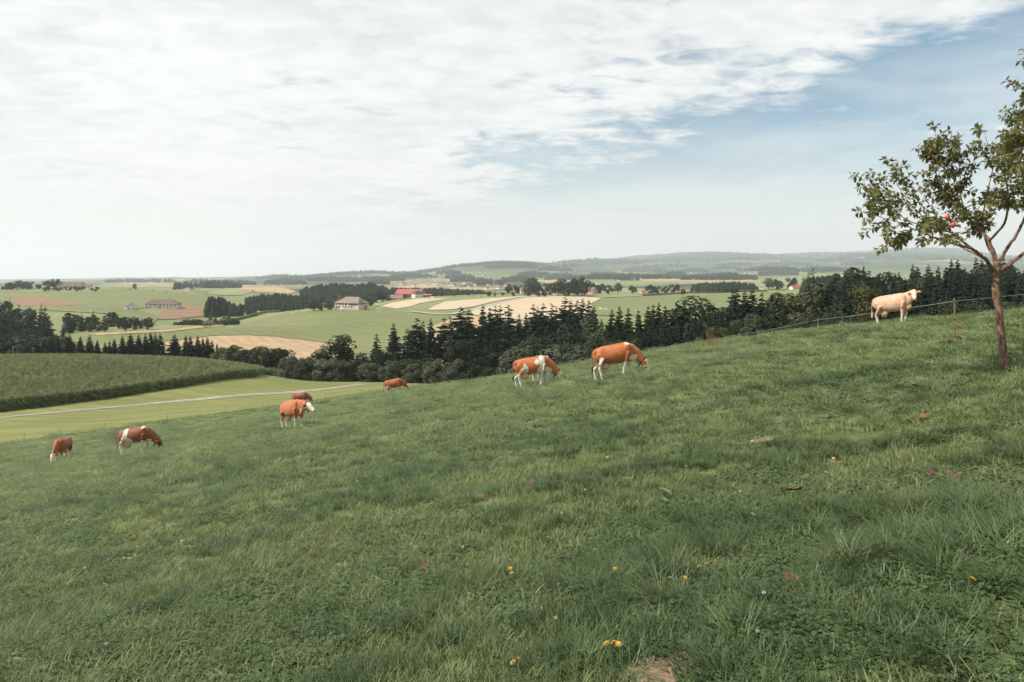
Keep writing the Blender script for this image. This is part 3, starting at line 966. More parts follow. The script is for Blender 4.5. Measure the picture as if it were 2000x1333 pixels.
for k, u, v, d, wd, lab in [('olive', 1392, 628, 84, 1.1, 'pale yellowish young birch beside the fence before the spruce forest'),
                            ('bush_mid', 1432, 624, 88, .55, 'grey green leafy tree right of the pale birch'),
                            ('bush_mid', 1228, 656, 78, 1.2, 'small grey bush above the back of the orange grazing cow'),
                            ('broad_mid', 1462, 612, 92, 1.2, 'dark rounded tree between birch and cream cow'),
                            ('olive', 1545, 562, 150, 1.1, 'sunlit pale green tree right of the spruce forest'),
                            ('olive', 1575, 556, 160, 1.1, 'second sunlit pale tree at the forest gap'),
                            ('broad_mid', 1520, 566, 152, 1.1, 'leafy tree at the right end of the spruce tips'),
                            ('broad_mid', 1600, 545, 150, 1.1, 'leafy tree left of the tall forest block'),
                            ('bush', 1590, 592, 120, .9, 'grey green leafy tree in front of the forest gap'),
                            ('bush_mid', 1622, 575, 112, .8, 'grey green tree left of the cream cow'),
                            ('bush_mid', 1648, 592, 100, .8, 'leafy bush just left of the cream cow'),
                            ('olive', 1684, 542, 118, .8, 'yellowing tree above the rump of the cream cow'),
                            ('bush_mid', 1690, 608, 84, .9, 'low leafy bush behind the rump of the cream cow'),
                            ('bush_mid', 1800, 590, 84, .8, 'leafy bush right of the head of the cream cow'),
                            ('bush_mid', 1870, 566, 92, .6, 'pale leafy tree behind the right fence post'),
                            ('bush_mid', 1905, 566, 86, .8, 'leafy bush left of the apple tree trunk'),
                            ('bush_mid', 1560, 620, 96, .9, 'dark bush in the gully left of the fence post'),
                            ('broad_dark', 1510, 600, 104, 1.2, 'dark tree in the gully under the sunlit trees'),
                            ('far_spruce', 1588, 524, 300, 1.3, 'dark spruce standing behind the forest gap, left one'),
                            ('far_spruce', 1580, 528, 305, 1.2, 'dark spruce standing behind the forest gap, right one')]:
    tree_px(k, u, v, d, lab, None, wd)
TL2 = [(1600, 545), (1635, 521), (1680, 514), (1720, 516), (1760, 510), (1800, 507), (1850, 503), (1900, 500), (1960, 496), (2100, 490)]
forest([('spruce', 22), ('broad_dark', 1), ('broad_mid', 1)], 1606, 2110, 108, 192, 112, TL2, 40,
       {'spruce': 'dark spruce in forest block behind cream cow', 'broad_dark': 'dark leafy tree in forest block behind cream cow',
        'broad_mid': 'green leafy tree in forest block behind cream cow'}, 'tall forest block behind the cream cow', 7, 27, 1.0, 5, 5)
forest([('broad_dark', 2), ('broad_mid', 2), ('bush_mid', 3)], 1480, 2080, 76, 100, 26, [(1480, 640), (1600, 615), (1700, 603), (1800, 597), (1950, 582), (2100, 570)], 12,
       'leafy undergrowth at the forest foot beyond the fence', 'undergrowth at the forest foot', 3, 10, 1.0, 6, 7)
# left woods
forest([('far_spruce', 6), ('far_dark', 1)], -70, 108, 310, 400, 28, [(-70, 575), (0, 579), (40, 584), (76, 586), (86, 588), (98, 592), (112, 600)], 34,
       {'far_spruce': 'dark spruce in wood at left picture edge', 'far_dark': 'dark leafy tree in wood at left picture edge'}, 'wood at the left picture edge', 8, 26, 1.2, 3, 9)
forest([('far_dark', 3), ('far_broad', 2)], -50, 120, 248, 290, 14, [(-50, 638), (0, 640), (40, 655), (60, 640), (120, 640)], 16,
       'dark leafy tree below wood at left edge', 'leafy trees at the left picture edge', 6, 16, 1.3, 4, 10)
forest([('far_dark', 3), ('far_spruce', 4), ('far_broad', 1)], 112, 292, 388, 432, 34, [(112, 625), (120, 607), (150, 604), (200, 603), (245, 603), (258, 612), (280, 624), (294, 640)], 22,
       {'far_spruce': 'dark spruce in wood below left white farmhouse', 'far_dark': 'dark leafy tree in wood below left white farmhouse',
        'far_broad': 'paler leafy tree in wood below left white farmhouse'}, 'wood block below the left white farmhouse', 6, 20, 1.3, 3, 12)
forest([('far_broad', 3), ('far_dark', 2)], 333, 466, 470, 520, 20, [(333, 632), (350, 622), (380, 617), (400, 620), (430, 614), (440, 604), (450, 612), (466, 622)], 6,
       'leafy hedge tree below the left ploughed field', 'hedge below the left ploughed field', 4, 12, 1.4, 2, 14)
forest([('far_dark', 4), ('far_broad', 1)], -50, 76, 915, 950, 14, [(-50, 552), (0, 553), (15, 549), (26, 542), (35, 543), (60, 545), (74, 548), (78, 556)], 5,
       'dark round tree on hilltop at left edge', 'hilltop trees at the left edge', 6, 22, 1.4, 1, 15)
forest([('far_dark', 4), ('far_broad', 1)], 86, 196, 860, 900, 16, [(86, 558), (95, 557), (106, 560), (112, 566), (118, 562), (124, 558), (150, 556), (180, 558), (196, 566)], 3,
       'dark tree in the hedge before the long hilltop farm', 'hedge before the long hilltop farm', 5, 16, 1.5, 1, 16)
solo = [('far_dark', 108, 543, 960, 1.2, 'tall dark tree left of the long hilltop farm'), ('far_dark', 94, 546, 955, 1.7, 'broad dark tree left of the long hilltop farm'),
        ('far_dark', 264, 553, 990, 1.0, 'lone small tree on the ridge right of the long hilltop farm'),
        ('far_dark', 250, 586, 720, 1.3, 'tree left of the white farmhouse on the left slope'), ('far_dark', 272, 587, 705, 1.2, 'dark tree against the left side of the white farmhouse'),
        ('far_spruce', 247, 601, 640, 1.5, 'dark conifer below the small white house on the left slope'),
        ('far_broad', 364, 587, 720, 1.2, 'round tree standing alone right of the white farmhouse'), ('far_broad', 345, 590, 730, 1.0, 'small tree at the right gable of the white farmhouse'),
        ('olive', 612, 587, 528, 1.5, 'sunlit fruit tree, leftmost beside the stone farmhouse'), ('far_broad', 625, 593, 526, 1.2, 'small fruit tree between the two larger ones by the stone farmhouse'),
        ('far_broad', 641, 586, 530, 1.5, 'dark fruit tree closest to the stone farmhouse'), ('far_dark', 650, 584, 600, 1.3, 'dark tree behind the left end of the stone farmhouse'),
        ('far_lime', 665, 573, 605, 1.4, 'bright lime green round tree behind the stone farmhouse'),
        ('far_broad', 711, 578, 640, 1.4, 'low round tree behind the right end of the stone farmhouse'), ('far_broad', 724, 577, 680, 1.2, 'tree right of the stone farmhouse before the wood'),
        ('far_broad', 735, 566, 760, 1.6, 'big grey green tree left of the red roofed farm'), ('far_broad', 748, 563, 770, 1.7, 'bigger grey green tree next to the grey barn'),
        ('far_broad', 766, 564, 800, 1.2, 'pale round tree behind the grey barn'), ('far_dark', 791, 574, 775, 1.2, 'small dark tree in front of the red roof'),
        ('far_broad', 848, 567, 790, 1.5, 'round tree right of the red roofed farm'), ('far_dark', 862, 570, 785, 1.3, 'dark bushy tree right of the red roofed farm'),
        ('far_lime', 887, 566, 770, 1.2, 'yellow green round tree at the stubble edge right of the red roofed farm'), ('far_broad', 915, 565, 780, 1.2, 'slender grey tree beside the yellow green one'),
        ('far_dark', 940, 577, 760, 1.1, 'small bush at the left of the field tree group'), ('far_dark', 955, 569, 765, 1.4, 'round dark tree in the field tree group'),
        ('far_dark', 966, 571, 765, 1.2, 'dark tree at the right of the field tree group'), ('far_broad', 982, 571, 775, 1.4, 'low orchard tree between field group and white farm'),
        ('far_dark', 1003, 569, 770, 1.4, 'dark orchard tree left of the white farm'), ('far_broad', 994, 553, 860, 1.2, 'rounded tree on the horizon side of the orchard'),
        ('far_dark', 1011, 555, 850, 1.4, 'dark rounded tree on the horizon side of the orchard'),
        ('far_broad', 1036, 545, 800, 1.4, 'tall pale tree at the left of the white farm'), ('far_dark', 1041, 539, 830, 1.1, 'tallest dark tree behind the left of the white farm'),
        ('far_dark', 1048, 551, 790, 1.3, 'dark tree before the white gable'), ('far_broad', 1030, 565, 770, 1.7, 'broad bush at the left foot of the white farm'),
        ('far_broad', 1051, 567, 765, 1.4, 'orchard bush below the white gable'), ('far_dark', 1063, 562, 768, 1.2, 'dark orchard tree right of the white gable'),
        ('far_dark', 1076, 553, 790, 1.5, 'dark leafy tree in the hedge before the dark linden'), ('far_broad', 1090, 547, 800, 1.4, 'grey leafy tree touching the dark linden'),
        ('far_dark', 1110, 540, 790, 1.6, 'big dark round linden standing at the farm drive'), ('far_broad', 1136, 539, 810, 1.3, 'tall grey green tree right of the dark linden'),
        ('far_broad', 1125, 561, 800, 1.3, 'low bush at the foot of the dark linden'), ('far_dark', 1142, 556, 820, 1.2, 'dark tree before the small white house with red roof'),
        ('far_dark', 1172, 552, 860, 1.5, 'hedge tree right of the small white house'), ('far_broad', 1188, 556, 850, 1.5, 'low hedge tree far right of the small white house'),
        ('far_broad', 1207, 551, 900, 1.2, 'slim field tree left of the little red house'), ('far_dark', 1236, 556, 880, 1.5, 'dark tree left of the little red house'),
        ('far_dark', 1271, 554, 860, 1.7, 'dark tree clump right of the little red house'), ('far_dark', 1282, 557, 850, 1.5, 'second dark tree right of the little red house'),
        ('far_broad', 1300, 558, 870, 1.6, 'low tree left of the red and brown roofed barn'), ('far_dark', 1317, 553, 880, 1.6, 'dark rounded tree behind the red and brown roofed barn'),
        ('far_dark', 1334, 562, 830, 1.0, 'small tree in front of the red and brown roofed barn'), ('far_broad', 1502, 541, 950, 1.3, 'round tree in the meadow before the right hamlet'),
        ('far_dark', 1519, 543, 900, 1.4, 'dark tree group left of the right hamlet'), ('far_dark', 1545, 540, 920, 1.4, 'dark tree touching the right hamlet'),
        ('far_spruce', 1569, 536, 900, 1.3, 'dark conifer beside the right hamlet')]
for k, u, v, d, wd, lab in solo:
    tree_px(k, u, v, d, lab, None, wd)

# far woods that read as one mass: small crowns, thousands of them
def blob_mesh(P, Hh, Rr, conif):
    """P (n,3) feet, heights, radii -> merged crowns"""
    n = len(P)
    k = 6
    ring = []
    prof = [(0.02, 0.75), (0.38, 1.0), (0.75, 0.62)]
    ang = np.linspace(0, 2 * np.pi, k, endpoint=False)
    V = np.zeros((n, 3 * k + 1, 3))
    rot = RNG.uniform(0, 6.28, n)
    for i, (h, rr) in enumerate(prof):
        rr_ = np.where(conif, rr * (1.05 - h), rr)[:, None] * RNG.uniform(0.75, 1.25, (n, k))
        a = ang[None, :] + rot[:, None]
        V[:, i * k:(i + 1) * k, 0] = P[:, None, 0] + Rr[:, None] * rr_ * np.cos(a)
        V[:, i * k:(i + 1) * k, 1] = P[:, None, 1] + Rr[:, None] * rr_ * np.sin(a)
        V[:, i * k:(i + 1) * k, 2] = P[:, None, 2] + Hh[:, None] * (h + RNG.uniform(-.06, .06, (n, k)))
    V[:, -1] = P
    V[:, -1, 2] += Hh
    f = []
    for i in range(2):
        for j in range(k):
            f.append((i * k + j, i * k + (j + 1) % k, (i + 1) * k + (j + 1) % k, (i + 1) * k + j))
    f = np.array(f)
    tr = np.array([(2 * k + j, 2 * k + (j + 1) % k, 3 * k, 3 * k) for j in range(k)])
    FA = (np.arange(n)[:, None, None] * (3 * k + 1) + f[None]).reshape(-1, 4)
    TA = (np.arange(n)[:, None, None] * (3 * k + 1) + tr[None, :, :3]).reshape(-1, 3)
    return V.reshape(-1, 3), FA.tolist() + TA.tolist()


M_WOOD = pmat('far_wood_leaves', (0.014, 0.026, 0.019), (0.030, 0.044, 0.026), 0.03, 0.9, 0, 5.0, None, 0.05)


def wood_mass(label, P, h0, h1, conif=0.6, parts=None):
    P = np.asarray(P, float)
    n = len(P)
    P[:, 2] = gz(P[:, 0], P[:, 1]) - 0.3
    Hh = RNG.uniform(h0, h1, n)
    if parts is not None:
        Hh = np.minimum(np.maximum(parts, 2.0), h1)
    V, Fc = blob_mesh(P, Hh, Hh * RNG.uniform(0.22, 0.36, n), RNG.random(n) < conif)
    o = mobj('far_wood', mesh_np('far_wood', V, Fc, (M_WOOD,)))
    return tag(o, label, 'wood', kind='stuff')


def wood_ud(label, u0, u1, d0, d1, n, tl, drop, h0=9, h1=26, conif=.6):
    u = RNG.uniform(u0, u1, n); d = RNG.uniform(d0, d1, n)
    x = (u - 1000) / F * d
    z = gz(x, d)
    f = (d - d0) / (d1 - d0)
    vt = np.interp(u, [p[0] for p in tl], [p[1] for p in tl]) + (1 - f) * drop + np.abs(RNG.normal(0, 1.2, n))
    H = -(vt - H0) / F * d - z
    return wood_mass(label, np.stack([x, d, z], -1), h0, h1, conif, np.maximum(H, h0 * 0.6))


def wood_uv(label, polys, n, dmin, h0, h1, conif=.5):
    P = []
    tot = sum(abs(sum(a[0] * b[1] - b[0] * a[1] for a, b in zip(p, p[1:] + p[:1]))) for p in polys)
    for p in polys:
        ar = abs(sum(a[0] * b[1] - b[0] * a[1] for a, b in zip(p, p[1:] + p[:1])))
        m = int(n * ar / tot) + 3
        xs = [q[0] for q in p]; vs = [q[1] for q in p]
        Q = np.stack([RNG.uniform(min(xs), max(xs), m * 4), RNG.uniform(min(vs), max(vs), m * 4)], -1)
        Q = Q[inside(p, Q)][:m]
        P += [(*ray_d(a, b, dmin), 0.0) for a, b in Q]
    return wood_mass(label, P, h0, h1, conif)


wood_ud('dark spruce wood filling the hollow behind the crest left of the stone farmhouse', 478, 625, 690, 860, 800, [(478, 580), (492, 575), (510, 571), (550, 570), (575, 573), (600, 574), (625, 572)], 20, 8, 26, .8)
wood_ud('small dark wood right of the left ploughed field', 405, 502, 600, 665, 110, [(403, 578), (412, 574), (432, 575), (447, 585), (455, 588), (470, 590), (486, 595), (502, 606)], 8, 7, 20, .8)
wood_ud('dark wood strip right of the red and brown barn', 1350, 1482, 900, 960, 220, [(1348, 557), (1360, 550), (1400, 547), (1440, 546), (1470, 549), (1484, 560)], 6, 7, 22, .8)
wood_ud('large dark wood on the rise behind the stone farmhouse', 586, 775, 860, 1130, 1500, [(586, 561), (596, 558), (620, 552), (650, 550), (690, 551), (715, 548), (735, 551), (755, 556), (775, 560)], 26, 9, 28, .8)
wood_ud('dark wood behind the red roofed farm', 765, 960, 960, 1120, 700, [(765, 560), (800, 559), (850, 558), (880, 561), (905, 562), (940, 564), (960, 568)], 8, 8, 20, .8)
wood_ud('dark hedge and trees behind the white farm group', 1060, 1160, 930, 980, 150, [(1060, 548), (1100, 546), (1160, 549)], 5, 7, 18, .7)
wood_ud('dark wood behind the right hamlet', 1572, 1640, 420, 520, 160, [(1572, 535), (1585, 530), (1600, 526), (1640, 520)], 8, 8, 24, .9)


def blob(u, v, ru, rv):
    return [(u + ru * math.cos(a) * random.uniform(.8, 1.2), v + rv * math.sin(a) * random.uniform(.8, 1.15)) for a in np.linspace(0, 6.28, 14, endpoint=False)]


def hump(u0, u1, v, h):
    """elongated wood lying on a slope"""
    n = 12
    top = [(u0 + (u1 - u0) * i / n, v - h * math.sin(math.pi * (i + .3) / (n + .6)) * random.uniform(.75, 1.1)) for i in range(n + 1)]
    return top + [(u1, v + .4), (u0, v + .4)]


random.seed(5)
near_far = [hump(410, 500, 557, 5), hump(515, 600, 556, 9), hump(360, 420, 553, 3.5), hump(545, 570, 549, 4), hump(205, 345, 552, 4), hump(640, 720, 551, 4), hump(370, 470, 563, 3),
            hump(720, 760, 556, 5), hump(340, 372, 566, 3), hump(1198, 1250, 548, 6), hump(1240, 1330, 545, 5), hump(1330, 1480, 547, 7), hump(1290, 1330, 541, 4), hump(1010, 1060, 543, 5), hump(1060, 1140, 547, 9)]
wood_uv('scattered dark woods on the plain before the village', near_far, 2600, 1500, 10, 22)
mid_far = [hump(500, 605, 546, 8), hump(850, 900, 536, 6), hump(940, 1050, 524, 8), hump(1050, 1110, 529, 5), hump(870, 925, 545, 5), hump(880, 950, 551, 4), hump(1130, 1250, 546, 9), hump(1215, 1305, 532, 13),
           hump(1322, 1390, 532, 5), hump(1440, 1560, 530, 9), hump(1560, 1660, 531, 7), hump(980, 1040, 551, 4), hump(925, 990, 557, 3), hump(1090, 1118, 531, 5), hump(1150, 1200, 540, 4)]
mid_far += [hump(700, 790, 549, 4), hump(760, 850, 543, 4), hump(1010, 1075, 540, 6), hump(1300, 1340, 538, 3), hump(1380, 1440, 541, 4), hump(1480, 1560, 538, 4), hump(1390, 1450, 526, 4), hump(600, 700, 549, 3)]
wood_uv('hazy blue woods on the hills behind the village', mid_far, 6000, 2600, 13, 26)
far_far = [hump(1100, 1180, 521, 4), hump(1150, 1260, 517, 8), hump(1240, 1420, 512, 9), hump(1380, 1600, 509, 13), hump(1590, 1700, 512, 8), hump(1680, 1900, 508, 18), hump(640, 760, 543, 4), hump(1260, 1350, 522, 4),
           hump(1400, 1470, 520, 5), hump(1490, 1600, 519, 6), hump(1640, 1700, 518, 5), hump(820, 870, 534, 3), hump(1900, 2100, 512, 8)]
far_far += [hump(1080, 1330, 514, 9), hump(1300, 1520, 506, 13), hump(1480, 1720, 503, 13), hump(1660, 1960, 501, 18), hump(1880, 2150, 511, 10), hump(880, 1080, 526, 5), hump(500, 700, 546, 4), hump(700, 900, 540, 4)]
wood_uv('faint blue wooded ridges along the horizon', far_far, 9000, 5500, 18, 34)
# ------------------------------------------------------------------ cows
def coat_material():
    m, t, b, o = principled('cow_coat')
    at_ = t.add('ShaderNodeAttribute', attribute_name='coat')
    geo = t.add('ShaderNodeNewGeometry')
    n = t.noise(geo.outputs['Position'], 6.0, 4.0, 0.6)
    c = t.mix(t.ramp(n, 0.42, 0.78, 0.0, 0.45), at_.outputs['Color'], (0.42, 0.30, 0.22), 'MULTIPLY')
    t.l.new(c, b.inputs['Base Color'])
    b.inputs['Roughness'].default_value = 0.62
    b.inputs['Specular IOR Level'].default_value = 0.25
    b.inputs['Sheen Weight'].default_value = 0.15
    hair = t.noise(t.vmul(geo.outputs['Position'], (1.0, 1.0, .45)), 60.0, 4.0, 0.7)
    bm = t.add('ShaderNodeBump', {'Strength': .45, 'Distance': .02, 'Height': t.math('ADD', hair, t.math('MULTIPLY', n, 2.0))})
    t.l.new(bm.outputs[0], b.inputs['Normal'])
    return m


M_COAT = coat_material()
M_EYE = pmat('dark_eye', (0.012, 0.009, 0.008), (0.010, 0.008, 0.007), 5, 0.2, spec=0.5)
M_COLLAR = pmat('collar_webbing', (0.030, 0.032, 0.045), (0.02, 0.02, 0.03), 9, 0.7)
M_TAG = pmat('blue_tag', (0.03, 0.09, 0.26), (0.02, 0.07, 0.2), 9, 0.5)
M_YTAG = pmat('yellow_ear_tag', (0.75, 0.52, 0.06), (0.65, 0.45, 0.05), 9, 0.5)
WHITE = np.array((0.66, 0.60, 0.52))


def cow(label, u, v, yaw, pose, coat, collar=True, dmin=6.0, size=0.91, step=0.0, tail_swing=0.0, head_w=1.0, dist=None):
    p = ray(u, v, dmin) if dist is None else at(u, dist)
    ca, sa = math.cos(yaw), math.sin(yaw)
    e = 0.9
    gx = (g1(p.x + e, p.y) - g1(p.x - e, p.y)) / (2 * e)
    gy = (g1(p.x, p.y + e) - g1(p.x, p.y - e)) / (2 * e)
    sx_, sy_ = (gx * ca + gy * sa) * .93, -gx * sa + gy * ca
    rise = sx_ * 1.0
    mb = MB()
    # trunk
    B = [(-0.93, 1.18, .10, .09), (-0.86, 1.14, .22, .20), (-0.72, 1.09, .315, .27), (-0.50, 1.045, .345, .295), (-0.25, 1.005, .375, .33), (0.0, 0.98, .400, .35), (0.25, 0.975, .405, .34),
         (0.45, 1.00, .395, .29), (0.62, 1.03, .355, .235), (0.76, 1.05, .27, .18), (0.86, 1.06, .16, .11)]
    mb.tube([(x, 0, z) for x, z, a, b in B], None, 20, ell=[(a, b) for x, z, a, b in B])
    # hip bones and shoulder blades
    for s in (-1, 1):
        mb.sphere((-0.55, s * .15, 1.255), (.16, .085, .085), 10, 6)
        mb.sphere((-0.88, s * .13, 1.20), (.10, .08, .10), 10, 6)
        mb.sphere((0.50, s * .19, 1.12), (.20, .10, .27), 10, 6)
    mb.tube([(-0.95, 0, 1.30), (-0.6, 0, 1.355), (0.0, 0, 1.365), (0.45, 0, 1.375), (0.62, 0, 1.32)], [.05, .07, .07, .07, .05], 8)
    mb.sphere((0.70, 0, 0.73), (.20, .14, .17), 10, 6)                                     # brisket
    # neck and head
    NK, HD = pose['neck'], pose['head']
    N = [Vector(q) for q in NK]
    ne = [(.34, .17), (.27, .135), (.21, .115), (.165, .10)]
    pts = [Vector((0.45, 0, 1.03))] + N
    mb.tube(pts, None, 14, ell=[(.36, .20)] + ne[:len(N)])
    poll = N[-1]
    hd = Vector(HD)
    hn = hd.normalized()
    L = 0.56 * head_w
    side = hn.cross(Vector((0, 0, 1)))
    if side.length < 0.2:
        side = Vector((0, 1, 0))
    side.normalize()
    up = side.cross(hn).normalized()
    hp = [poll - hn * .06 + up * .00, poll + hn * .06 + up * .02, poll + hn * (.20 * L / .56) + up * .01, poll + hn * (.34 * L / .56), poll + hn * (.46 * L / .56), poll + hn * L, poll + hn * (L + .025)]
    mb.tube(hp, None, 14, ell=[(.115, .10), (.145, .125), (.145, .125), (.105, .095), (.088, .082), (.078, .085), (.045, .05)])
    mb.sphere(tuple(poll + up * .09), (.10, .10, .08), 8, 6)
    ears = []
    for s in (-1, 1):
        a = poll + hn * .03 + side * (s * .09) + up * .03
        d = (side * s + up * -.12 - hn * .22).normalized()
        mb.tube([a, a + d * .08, a + d * .17, a + d * .25], None, 8, ell=[(.032, .032), (.062, .034), (.066, .032), (.022, .018)])
        ears.append((a + d * .06, a + d * .25))
    # legs
    st = step
    legs = []
    for s in (-1, 1):
        fx = 0.50 + st * 0.16 * s
        mb.tube([(0.52, s * .16, 1.02), (0.50, s * .175, .78), ((0.52 + fx) / 2 + .01, s * .165, .60), (fx + .03, s * .16, .42), (fx + .015, s * .155, .28), (fx, s * .155, .12), (fx + .03, s * .155, .05), (fx + .05, s * .155, -.02)],
                None, 10, ell=[(.11, .19), (.095, .145), (.08, .10), (.068, .072), (.053, .054), (.056, .056), (.064, .072), (.072, .082)])
        hx = -0.74 - st * 0.16 * s
        mb.tube([(-0.60, s * .15, 1.10), (-0.58, s * .18, .88), (-0.60 - .05, s * .175, .68), (hx - .06, s * .165, .50), (hx - .02, s * .16, .34), (hx + .02, s * .16, .13), (hx + .05, s * .16, .05), (hx + .07, s * .16, -.02)],
                None, 10, ell=[(.12, .25), (.115, .225), (.09, .15), (.066, .09), (.053, .058), (.055, .056), (.064, .072), (.072, .082)])
    # udder and teats
    mb.sphere((-0.42, 0, .56), (.21, .165, .15), 12, 8)
    for tx, ty in ((-.34, .07), (-.34, -.07), (-.48, .07), (-.48, -.07)):
        mb.tube([(tx, ty, .46), (tx + .01, ty, .40), (tx + .01, ty, .355)], [.034, .028, .018], 6)
    # tail
    ts_ = tail_swing
    T = [(-0.93, 0, 1.30), (-1.00, ts_ * .1, 1.18), (-1.02, ts_ * .3, .95), (-1.02, ts_ * .6, .72), (-1.01, ts_ * .8, .60), (-1.01, ts_ * .9, .48), (-1.0, ts_, .36)]
    mb.tube(T, [.045, .036, .029, .026, .045, .050, .012], 8)
    tmp = mb.mesh('tmp')
    to = bpy.data.objects.new('tmp', tmp)
    COL.objects.link(to)
    rm = to.modifiers.new('r', 'REMESH')
    rm.mode, rm.voxel_size = 'VOXEL', 0.021
    sm = to.modifiers.new('s', 'SMOOTH')
    sm.factor, sm.iterations = 0.5, 4
    dg = bpy.context.evaluated_depsgraph_get()
    me = bpy.data.meshes.new_from_object(to.evaluated_get(dg), depsgraph=dg)
    bpy.data.objects.remove(to)
    bpy.data.meshes.remove(tmp)
    n = len(me.vertices)
    co = np.zeros(n * 3); me.vertices.foreach_get('co', co); co = co.reshape(-1, 3)
    x, y, z = co[:, 0], co[:, 1], co[:, 2]
    sd = coat.get('seed', 1)
    nz = (fbm(x * 4.0 + (y > 0) * 9.7 + 20, z * 4.0 + 31, sd, 3) - 0.5)
    fine = (fbm(x * 14.0 + 7, z * 14.0 + y * 9 + 3, sd + 3, 2) - 0.5)
    jag = nz * 0.30 + fine * 0.22
    base = np.array(coat['base'])
    C = np.tile(base, (n, 1)) * (1 + nz * 0.30)[:, None]
    wmask = np.zeros(n, bool)
    # belly and flank patches
    wmask |= (z + jag * 0.5 < coat.get('belly', 0.0)) & (np.abs(x) < 0.95)
    for cx, cz, rx, rz in coat.get('patch', ()):
        wmask |= (((x - cx) / rx) ** 2 + ((z - cz) / rz) ** 2 + jag * 5.0) < 1.0
    # legs
    fl, rl = coat.get('front', 0.45), coat.get('rear', 0.75)
    wmask |= (z + jag * .5 < fl) & (x > 0.2) & (x < 0.8)
    wmask |= (z + jag * .5 < rl) & (x < -0.35) & (x > -0.95)
    tailm = (x < -0.96) & (z < 1.12)
    C[wmask] = WHITE * (1 + fine[wmask] * .3)[:, None]
    C[(z < .085) & (np.abs(y) < .32)] *= 0.75
    ud = (((x + .42) / .235) ** 2 + (y / .19) ** 2 + ((z - .53) / .20) ** 2) < 1.0
    C[ud] = np.array((0.62, 0.40, 0.28)) if coat.get('pink', True) else base
    C[tailm] = base * 0.8
    tuft = tailm & (z < .64)
    C[tuft] = np.array(coat.get('tuft', (0.03, 0.022, 0.018)))
    # head
    q = co - np.array(poll)
    tt = q @ np.array(hn)
    rad = np.linalg.norm(q - tt[:, None] * np.array(hn), axis=1)
    hm = (tt > -0.03 + jag * .12) & (tt < L + .1) & (rad < .21)
    C[hm] = np.array(coat.get('face', WHITE)) * (1 + fine[hm] * .3)[:, None]
    lat = q @ np.array(side)
    upc = q @ np.array(up)
    if coat.get('cheek'):
        ck = hm & (tt < .18) & (np.abs(lat) > .05) & (upc < .07)
        C[ck] = base
        ck = hm & (np.abs(tt - .27) < .055) & (np.abs(upc + .03) < .06)
        C[ck] = base * .8
    mz = hm & (tt > L - .045)
    C[mz] = np.array(coat.get('muzzle', (0.50, 0.27, 0.22)))
    for a, b_ in ears:
        a, b_ = np.array(a), np.array(b_)
        ab = b_ - a
        k = np.clip(((co - a) @ ab) / (ab @ ab), 0, 1)
        em = np.linalg.norm(co - a - k[:, None] * ab, axis=1) < .085
        em &= ((co - a) @ ab) > 0
        C[em] = np.array(coat.get('ear', base * .9))
    C = np.clip(C * .90, 0.004, 0.95)
    atr = me.attributes.new('coat', 'FLOAT_COLOR', 'POINT')
    atr.data.foreach_set('color', np.concatenate([C, np.ones((n, 1))], 1).ravel())

    def shear(P):
        P = np.array(P, float)
        f = np.clip(1 - (P[:, 0] - .95) / .5, 0.35, 1) if True else 1
        P[:, 2] += sx_ * np.minimum(P[:, 0], 1.0) + sy_ * P[:, 1] + sx_ * .5 * np.maximum(P[:, 0] - 1.0, 0)
        return P
    me.vertices.foreach_set('co', shear(co).ravel())
    me.materials.clear()
    me.materials.append(M_COAT)
    me.polygons.foreach_set('use_smooth', np.ones(len(me.polygons), dtype=bool))
    me.update()
    root = empty('cow', (p.x, p.y, p.z - 0.02), yaw, (size * .93, size * .98, size))
    tag(root, label, 'cow', 'cows grazing on the hillside')
    mobj('body', me, root)
    for s in (-1, 1):
        c = poll + hn * (.17 * L / .56) + side * (s * .118) + up * .045
        mobj('eye', mesh_np('eye', shear(MB().sphere(tuple(c), .026, 8, 6).V), MB().sphere((0, 0, 0), 1, 8, 6).F, (M_EYE,), smooth=True), root)
    if collar:
        # strap round the neck just behind the head, tag hanging from it
        i = len(N) - 1
        tn = (N[i] - N[i - 1]).normalized()
        c = N[i - 1].lerp(N[i], .72)
        sd_ = tn.cross(Vector((0, 0, 1))).normalized()
        u2 = sd_.cross(tn).normalized()
        V, Fc = [], []
        nn = 18
        for w_ in (-.022, .022):
            for k in range(nn):
                a = 2 * math.pi * k / nn
                low = .05 if math.cos(a) < -.3 else 0.0
                V.append(c + tn * w_ + u2 * ((.205 + low) * math.cos(a)) + sd_ * (.135 * math.sin(a)))
        for k in range(nn):
            Fc.append((k, (k + 1) % nn, nn + (k + 1) % nn, nn + k))
        col_ = mobj('collar', mesh_np('collar', shear(V), Fc, (M_COLLAR,), smooth=True), root)
        tg = MB().box(tuple(c - u2 * .30), (.05, .09, .10), 0, 0, 0.7)
        mobj('tag', mesh_np('tag', shear(tg.V), tg.F, (M_TAG,)), col_)
    if coat.get('etag'):
        for a, b_ in ears:
            k = Vector(a).lerp(Vector(b_), .5) - up * .05
            eb = MB().box(tuple(k), (.03, .05, .05))
            mobj('ear_tag', mesh_np('ear_tag', shear(eb.V), eb.F, (M_YTAG,)), root)
    return root


